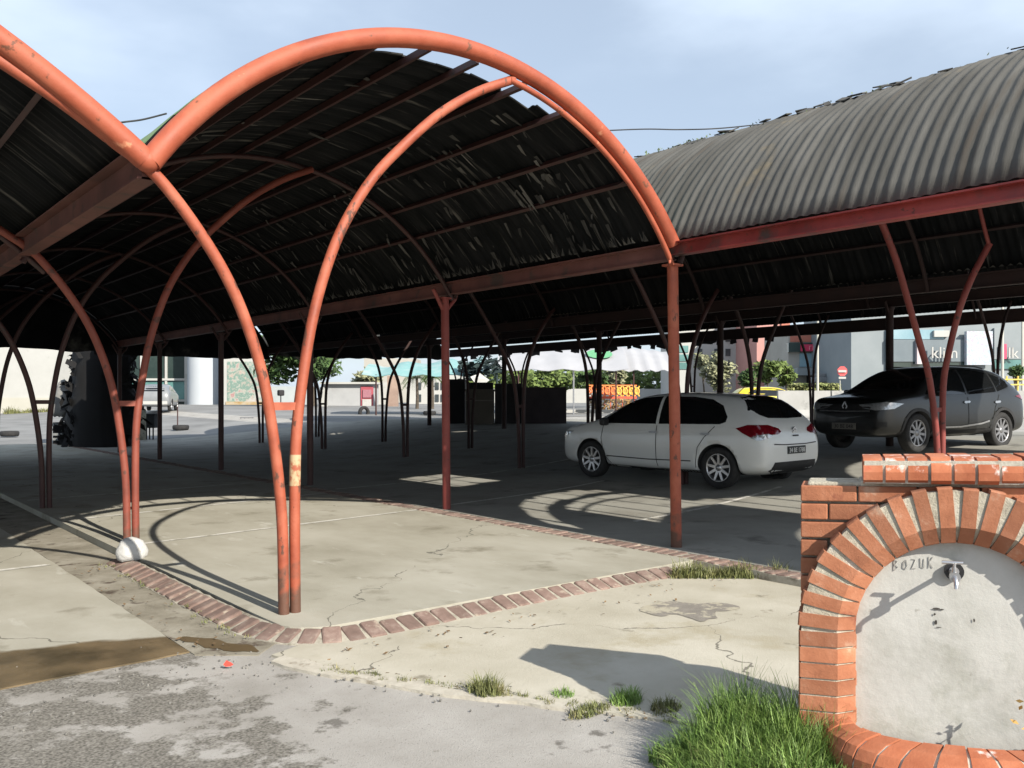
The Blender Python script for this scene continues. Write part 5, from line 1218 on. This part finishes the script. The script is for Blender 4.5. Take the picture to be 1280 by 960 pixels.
for px, m_, lb in ((1024, CARSIL, 'tiny pale car parked in the shop undercroft, left one'), (1044, CARDARK, 'tiny dark car parked in the shop undercroft, right one')):
    p = at(px, 80.5); b = MB(); M = Matrix((RT, FW, Vector((0, 0, 1)))).transposed(); z = CAM.z + (HY - 481) / FPX * 80.5
    b.box((p.x, p.y, z + .45), (1.35, 1.6, .55), 0, M, .15); b.box((p.x, p.y, z + .85), (.9, 1.4, .45), 0, M, .16); o = b.build('distant_car', m_); tag(o, lb, 'car')
    bsolo('undercroft_floor', 'shop parking deck edge', 'deck', 1000, 1062, 480.5, None, 80, 4, WALLC) if px == 1024 else None
hd = MB(); 
for i in range(1400):
    p = at(random.uniform(984, 1050), 66 + random.uniform(0, 1.2)); z = CAM.z + (HY - random.uniform(479.5, 489)) / FPX * 66; u = Vector((random.gauss(0, 1), random.gauss(0, 1), random.gauss(0, 1))).normalized() * .16; v = u.orthogonal().normalized() * .1; q = Vector((p.x, p.y, z)); hd.add([q - u, q + v, q + u, q - v], [(0, 1, 2, 3)])
o = hd.build('hedge', leaf('hedge_leaves', (.10, .13, .03), (.22, .22, .09)), fix=False); tag(o, 'low clipped hedge behind the concrete barrier', 'hedge', kind='thing')
bsolo('hedge_bank', 'pale bank wall under the clipped hedge', 'wall', 982, 1052, 486, None, 67.4, .5, WALLC)
vt = bthing('louvre_stack', 'tall dark louvre panel with white slats by the thick post', 'panel', 1090, 78)
bpart('backing', 1080, 1099, 405, None, 78.2, .6, TEALD, vt)
for i in range(7): bpart('slat', 1084, 1096, 425 + i * 5, 427.6 + i * 5, 78, .2, WALLW, vt)
gs = bthing('grey_shop', 'big grey clad shop with white lettering', 'shop', 1200, 74)
bpart('wall', 1064, 1310, 370, None, 74, 12, WALLG, gs)
bpart('glazing', 1108, 1180, 412, 424, 73.8, .25, SKYGL, gs); bpart('fascia', 1108, 1207, 424.5, 452, 73.7, .35, mat('blue_grey_fascia', [(.10, .13, .15), (.15, .18, .20)], scale=.4, rough=.5), gs); bpart('glazing', 1108, 1208, 452.5, 475, 73.8, .25, TEALD, gs)
bpart('white_strip', 1146.5, 1153, 424, 455, 73.4, .4, mat('pinkish_white', [(0.462, 0.385, 0.406), (0.518, 0.476, 0.490)], scale=.4, rough=.7), gs)
bpart('white_box', 1168, 1187, 413, 421, 73.5, .5, WALLW, gs)
PRI = mat('printed_banner', [(0.462, 0.476, 0.518), (0.336, 0.308, 0.392), (0.476, 0.490, 0.518), (0.280, 0.378, 0.462), (0.504, 0.504, 0.532)], scale=3.5, rough=.7, contrast=(.3, .7)); bpart('printed_banner', 1208.5, 1241, 414, 456, 73.3, .4, PRI, gs)
bpart('red_bar', 1253, 1258.5, 430, 448.5, 73.4, .3, plain('crimson_bar', (.55, .05, .12)), gs); bpart('glazing', 1243, 1300, 449.5, 461, 73.8, .25, TEAL, gs); bpart('grey_panel', 1243, 1300, 410, 449, 73.75, .25, WALLG, gs)
def sign(txt, px, py, hpx, D, par, al='LEFT'):
    o_ = at(px, D, py=py); M = Matrix((RT, Vector((0, 0, 1)), -FW)).transposed().to_4x4(); M.translation = o_
    o = text_obj('lettering', txt, hpx / FPX * D / .72, M, WALLW, par, .04, al)
    return o
sign('klim', 1163.5, 447.5, 14.5, 73.3, gs); sign('lk', 1259.5, 447.5, 14, 73.3, gs)
tree('roadside_bush', 'dark round bush at the right edge behind the yellow rail', 1270, 52, 22, 455, 476, LEAF, 500, leafs=.15)
yf = bthing('yellow_rail', 'low yellow rail fence at the right edge', 'fence', 1268, 46)
bpart('rail', 1252, 1300, 473.5, 475.2, 46, .08, YKERB, yf); bpart('rail', 1252, 1300, 480, 481.6, 46, .08, YKERB, yf)
for x in (1258, 1272, 1287): bpart('fence_post', x, x + 1.6, 470, 490, 46.05, .07, YKERB, yf)
POLE = mat('pale_lamp_pole', [(0.392, 0.385, 0.336), (0.462, 0.455, 0.406)], scale=2, rough=.6)
for px, D, yt, lb, r in ((1022, 60, 330, 'slender pale lamp pole before the cream shop', .09), (1253, 58, 300, 'pale lamp pole left of the crimson bar', .10), (1278, 60, 300, 'pale lamp pole at the right picture edge', .09)):
    p = at(px, D); t = thing('lamp_pole', lb, 'lamp post', (p.x, p.y, G(p.x, p.y)), 'pale lamp poles'); b = MB(); zt = CAM.z + (HY - yt) / FPX * D; b.tube([(p.x, p.y, G(p.x, p.y) - .1), (p.x, p.y, zt)], [r, r * .7], 10); b.build('pole', POLE, t)
    b = MB(); q = Vector((p.x, p.y, zt)); b.tube([q, q + RT * .6 + Vector((0, 0, .2)), q + RT * 1.3 + Vector((0, 0, .2))], .04, 8); b.box(q + RT * 1.5 + Vector((0, 0, .18)), (.5, .25, .1), 0, None, .03); b.build('lamp_arm', POLE, t)
st = bthing('stop_sign', 'small red and white road sign before the cream shop', 'road sign', 1053, 55)
p = at(1050, 55); b = MB(); b.tube([(p.x, p.y, G(p.x, p.y)), (p.x, p.y, 3.4)], .03, 8); b.build('pole', POLE, st)
c_ = at(1053, 54.9, py=464); b = MB(); ring = [c_ + RT * .33 * math.cos(rad(22.5 + 45 * k)) + Vector((0, 0, .33 * math.sin(rad(22.5 + 45 * k)))) for k in range(8)]; b.add(ring + [q + FW * .03 for q in ring], [list(range(8)), list(range(15, 7, -1))] + [(i, (i + 1) % 8, (i + 1) % 8 + 8, i + 8) for i in range(8)]); pl_ = b.build('sign_plate', plain('sign_red', (.60, .08, .08)), st)
bpart('white_stripe', 1048, 1058, 462.6, 465.4, 54.8, .03, WALLW, pl_); bpart('plate', 1048.5, 1057.5, 471, 473.5, 54.85, .03, WALLW, st)
# concrete barriers in a row behind the SUV
BAR = mat('pale_barrier_concrete', [(0.285, 0.285, 0.273), (0.347, 0.347, 0.335)], scale=1., rough=.9, spots=((.22, .22, .21), 1.5, .6, .1))
def barrier(px0, px1, D, lb):
    a = at(px0, D); c = at(px1, D); g0 = G(a.x, a.y); L_ = (c - a).length; mid_ = (a + c) / 2; h = CAM.z + (HY - 487) / FPX * D - g0
    t = (c - a).normalized(); n_ = Vector((-t.y, t.x, 0)); prof = [(-.32, 0), (-.32, .10), (-.16, .38), (-.10, h), (.10, h), (.16, .38), (.32, .10), (.32, 0)]
    b = MB(); vs_ = [e_ + n_ * y + Vector((0, 0, g0 - e_.z - .05 + z)) for e_ in (a, c) for y, z in prof]; k = 8
    b.add(vs_, [list(range(8)), list(range(15, 7, -1))] + [(i, (i + 1) % 8, (i + 1) % 8 + 8, i + 8) for i in range(8)]); o = b.build('concrete_barrier', BAR); tag(o, lb, 'barrier', 'concrete barriers along the far road'); o['kind'] = 'thing'
for i, lb in enumerate(('concrete barrier seen just right of the white car', 'concrete barrier partly hidden by the SUV bonnet', 'concrete barrier hidden behind the SUV cabin', 'concrete barrier hidden behind the SUV tail', 'concrete barrier at the right edge past the SUV')):
    barrier(972 + i * 67, 1037 + i * 67, 41, lb)
# yellow taxi beyond the white car
tx = Car('yellow_taxi', 'yellow car with dark windows glimpsed over the white car', at(962, 47, G(at(962, 47).x, at(962, 47).y))[:], math.atan2(RT.y, RT.x), HATCH, (-1.335, 1.273), .318, CARYEL, sub=1)
tx.wheels(.78, 6)
for ax in ('L', 'R'): tx.decal('side_window', [(.95, .97), (.55, 1.30), (.0, 1.40), (-.9, 1.38), (-1.40, 1.15), (-1.35, 1.0)], ax, GLASS, step=.12)
tx.decal('windscreen', [(-.6, 1.08), (.6, 1.08), (.5, 1.38), (-.5, 1.38)], 'F', GLASS, step=.12); tx.decal('roof_panel', [(.3, -.5), (.3, .5), (-1.2, .5), (-1.2, -.5)], 'T', WALLW, step=.15)

# --- left: clutter at the shaded end
tarp = MB(); zt = 3.2
ring0 = [(88, 0), (100, -.6), (128, -.7), (150, -.3), (165, 0), (168, .8), (150, 1.6), (100, 1.6), (86, .9)]
rows_ = []
for j in range(9):
    v = j / 8; row_ = []
    for k, (px, dd) in enumerate(ring0):
        w_ = 1 + .10 * noise.noise((k * 1.7, v * 2.5, 1.)); cxp = 127 + (px - 127) * w_ * (1 - .28 * v ** 2 * (1 if px > 127 else .55)); p = at(cxp + 13 * noise.noise((k * 3.1, v * 5, 7.)), 26.6 + dd)
        row_.append((p.x, p.y, G(p.x, p.y) + zt * v + .28 * noise.noise((k, v * 3, 4.))))
    rows_.append(row_)
n = len(ring0); tarp.add([q for r_ in rows_ for q in r_], [(j * n + k, j * n + (k + 1) % n, (j + 1) * n + (k + 1) % n, (j + 1) * n + k) for j in range(8) for k in range(n)] + [[8 * n + k for k in range(n)]], 0, True)
for i in range(420):
    v = random.random(); px = random.choice([random.uniform(84, 172), random.choice([88, 166]) + random.gauss(0, 5)]); px = 127 + (px - 127) * (1 - .2 * v * v); q = at(px, 26.6 + random.uniform(-.4, 1.2)); q.z = G(q.x, q.y) + v * 3.1
    d = Vector((random.gauss(0, .12), random.gauss(0, .1), random.gauss(0, .12))); e_ = Vector((random.gauss(0, .1), random.gauss(0, .1), -random.uniform(.05, .28))); tarp.add([q, q + d, q + d + e_, q + e_ * 1.2], [(0, 1, 2, 3)])
o = tarp.build('tarpaulin_heap', mat('black_tarpaulin', [(.0015, .0015, .002), (.004, .004, .005)], scale=2, rough=.9, bump=.3, bscale=6)); tag(o, 'tall black tarpaulin covered heap reaching up to the roof', 'tarpaulin heap')
p = at(80, 28); lump('white_sack', (p.x, p.y, G(p.x, p.y) + 1.28), (.34, .30, .72), mat('crumpled_white_sack', [(0.143, 0.143, 0.138), (0.231, 0.231, 0.226)], scale=2.5, rough=.9, bump=.6, bscale=5), 'tall crumpled white sack standing on dark crates', 'sack', seed=4, amp=.28)
cr_ = bthing('slatted_crate', 'dark slatted crate under the crumpled white sack', 'crate', 78, 28)
bpart('body', 66, 92, 528, None, 28.05, .7, PANB, cr_)
for i in range(4): bpart('slat', 65.5, 78, 529.5 + i * 6, 532.5 + i * 6, 27.95, .06, mat('grey_wood_slat', [(.16, .17, .17), (.25, .26, .26)], scale=3, rough=.9), cr_)
bsolo('rubble_block', 'blotchy cream block of broken stones between orange columns', 'block', 148, 172, 512.5, None, 30, .7, mat('blotchy_stone', [(0.072, 0.072, 0.048), (0.240, 0.228, 0.174), (0.312, 0.300, 0.240)], scale=4.5, rough=.95, bump=.5, spots=((.05, .05, .04), 7., .6, .04)))
sv = Car('silver_car', 'silver grey car parked in front of the green glass building', at(199, 52, G(at(199, 52).x, at(199, 52).y))[:], math.atan2(FW.y, FW.x) + rad(14), SUVP, (-1.31, 1.336), .34, CARSIL, sub=1)
sv.wheels(.78, 6); sv.decal('rear_window', [(-.6, 1.16), (.6, 1.16), (.5, 1.48), (-.5, 1.48)], 'B', GLASS, step=.12); sv.strip('bumper', [(-.75, .5), (.75, .5)], 'B', .18, WALLW)
for ax in ('L', 'R'): sv.decal('side_window', [(1.0, 1.06), (.5, 1.42), (-.1, 1.50), (-1.0, 1.46), (-1.6, 1.25)], ax, GLASS, step=.12)
bb_ = bthing('black_bin', 'black bin on thin legs standing before the silver car', 'bin', 187, 31)
bpart('drum', 181.5, 193, 519, 535, 31, .36, PANB, bb_); bpart('lid', 180.5, 194.5, 517, 519, 30.98, .42, PANB, bb_)
for x in (182.2, 186, 190.5): bpart('leg', x, x + 1.2, 534, None, 31.1, .05, PANB, bb_)
# old tyres and bollard feet on the far floor
def tyre(px, D, lb, flat=True, nm='old_tyre'):
    p = at(px, D); g0 = G(p.x, p.y); b = MB(); r = .33
    if flat: b.lathe([(r * .55, -.09), (r * .9, -.10), (r, -.03), (r, .05), (r * .9, .10), (r * .55, .09)], 24, 0, 'z', (p.x, p.y, g0 + .08), True)
    else: b.lathe([(r * .55, -.09), (r * .9, -.10), (r, -.03), (r, .05), (r * .9, .10), (r * .55, .09)], 24, 0, 'y', (p.x, p.y, g0 + .05), True)
    o = b.build(nm, RUBBER); tag(o, lb, 'tyre', 'old tyres lying on the far floor')
tyre(455, 46, 'half sunk upright old tyre, left of two on the far floor', False); tyre(537, 44, 'flat old tyre on the far floor near the palms'); tyre(226, 36, 'flat black tyre holding up a thin pole'); tyre(12, 33, 'flat black tyre at the far left edge')
p = at(222, 36); b = MB(); b.tube([(p.x, p.y, G(p.x, p.y) + .05), (p.x, p.y, G(p.x, p.y) + .95)], .025, 8); o = b.build('thin_pole', DARKRED); tag(o, 'short thin pole standing in a flat tyre', 'pole'); o['kind'] = 'thing'
tr_ = bthing('wire_trolley', 'small wire trolley left out on the sunlit floor', 'trolley', 308, 42); b = MB()
for x in (301, 306, 311, 316):
    b.tube([at(x, 42, py=522), at(x, 42, py=528)], .02, 6)
for y in (522, 525, 528): b.tube([at(300, 42, py=y), at(317, 42, py=y)], .02, 6); b.tube([at(301, 42.5, py=y), at(316, 42.5, py=y)], .02, 6)
b.build('basket', plain('grey_wire', (.16, .16, .17), .5, .3), tr_); b = MB(); b.tube([at(308, 42.2, py=528), at(308, 42.2, py=534)], .025, 6); b.build('stand', plain('grey_wire', (.16, .16, .17), .5, .3), tr_)

# far line of trees closing the view under the awnings
b = MB(); random.seed(77)
for i in range(5200):
    px = random.uniform(556, 850); D = random.uniform(112, 122); hgt = 4.6 + 1.6 * noise.noise((px * .05, 0, 0)) + .9 * noise.noise((px * .21, 3, 0)); p = at(px, D); z = G(p.x, p.y) + hgt * random.random() ** .8
    u = Vector((random.gauss(0, 1), random.gauss(0, 1), random.gauss(0, 1))).normalized() * .42; v = u.orthogonal().normalized() * .3; q = Vector((p.x, p.y, z)); b.add([q - u, q + v, q + u, q - v], [(0, 1, 2, 3)])
o = b.build('treeline', LEAF2, fix=False); tag(o, 'far yellow green tree line under the white awnings', 'tree line', kind='stuff')
bsolo('long_white_wall', 'long low white wall behind the orange fence and trees', 'wall', 600, 846, 486, None, 100, .5, WALLW)
bsolo('pale_house', 'pale house behind the turquoise awning', 'house', 455, 520, 448, None, 108, 6, WALLC)

# litter of the place: dry leaves, crack weeds, bare primer patch
random.seed(99); b = MB()
for i in range(170):
    if i % 3 == 0: t = random.random(); p = Vector((-4.3 + t * 3.7, -.80 - random.random() ** 2 * .5, -.050))
    elif i % 3 == 1: t = random.random(); p = Vector((-4.45 + t * .95, -.95 - t * 1.95 + random.gauss(0, .12), -.062))
    else: p = Vector((random.uniform(-4.9, -4.62), random.uniform(-.3, 3), -.048))
    a = random.uniform(0, 6.28); s_ = random.uniform(.008, .022); d = Vector((math.cos(a), math.sin(a), random.uniform(0, .4))) * s_; e_ = Vector((-math.sin(a), math.cos(a), random.uniform(-.2, .5))) * s_ * .5
    b.add([p - d, p + e_, p + d, p - e_], [(0, 1, 2, 3)])
o = b.build('dry_leaves', mat('brown_leaf', [(.10, .06, .03), (.20, .13, .06)], scale=20, rough=.9, island=.4), fix=False); tag(o, 'scattered dry leaves and scraps along the kerb and gutter', 'leaves', kind='stuff')
b = MB()
for i in range(60):
    t = random.random(); x = -4.5 + t * 1.05; y = -.95 - t * 1.95 + random.gauss(0, .05); blades(b, (x, y), random.randint(6, 26), .03, .03, random.uniform(.015, .05), .003, 1.1, -.065)
for i in range(30): blades(b, (random.uniform(-4.62, -4.52), random.uniform(-.3, 3.)), 10, .02, .03, .035, .003, 1., -.05)
o = b.build('crack_weeds', WEED, fix=False); tag(o, 'sparse weeds sprouting from the crack between asphalt and apron', 'weeds', kind='stuff')
b = MB(); q = [Vector((-4.12 + p.x, .03, p.z)) for p in spline([(a_[0], 0, a_[1]) for a_ in RARM], 5)]; b.tube([v for v in q if .80 < v.z < 1.12], .0392, 14, cap=False)
o = b.build('bare_patch', mat('bare_primer', [(.30, .08, .04), (.36, .24, .13), (.42, .32, .19)], scale=11, rough=.7, contrast=(.42, .5)), c0)

# torn lining hanging off the sheets of the middle vault, catching light on the right flank
LIN = mat('torn_grey_lining', [(.012, .012, .012), (.045, .044, .042), (.15, .145, .135)], scale=1.6, rough=.95, island=.6)
random.seed(42); b = MB()
for i in range(640):
    x = random.choice([random.uniform(-1.9, -.25), random.uniform(-1.5, -.25), random.uniform(-4.4, -1.9)]); y = .3 + 9 * random.random() ** 1.3
    if x < -1.9 and random.random() < .75: continue
    if -3.7 < x < -1.0 and y < .75: continue
    if noise.noise((x * 1.6, y * 1.1, 2.)) < -.05 and random.random() < .85: continue
    a = math.acos(max(-1, min(1, (x - xc) / R))); L_ = random.uniform(.05, .42) * random.random() ** .5; w_ = random.uniform(.006, .034) ; rr = R + .02 - random.uniform(0, .03); hang = random.uniform(0, .035)
    c_ = Vector((xc + rr * math.cos(a), y, zc + rr * math.sin(a))); t_ = Vector((math.sin(a), random.uniform(-.12, .12), -math.cos(a))); n_ = Vector((-math.cos(a), 0, -math.sin(a))); w2 = Vector((0, 1, 0)) * w_
    b.add([c_ - w2, c_ + w2, c_ + t_ * L_ * .6 + n_ * hang + w2 * random.uniform(.4, 1.1), c_ + t_ * L_ + n_ * hang * 1.6 - w2 * random.uniform(.1, 1)], [(0, 1, 2, 3)])
o = b.build('torn_lining', LIN, mid, fix=False); o['kind'] = 'stuff'
b = MB()
for i in range(260):
    y = random.uniform(.2, 12); s_ = random.uniform(.03, .12); x = -.16 + random.uniform(-.05, .02); z = Z0 + .06
    b.add([(x, y, z), (x, y + random.uniform(.02, .06), z), (x - random.uniform(.0, .1), y + random.uniform(-.03, .06), z + s_)], [(0, 1, 2)])
o = b.build('dry_debris', LIN, mid, fix=False); o['kind'] = 'stuff'
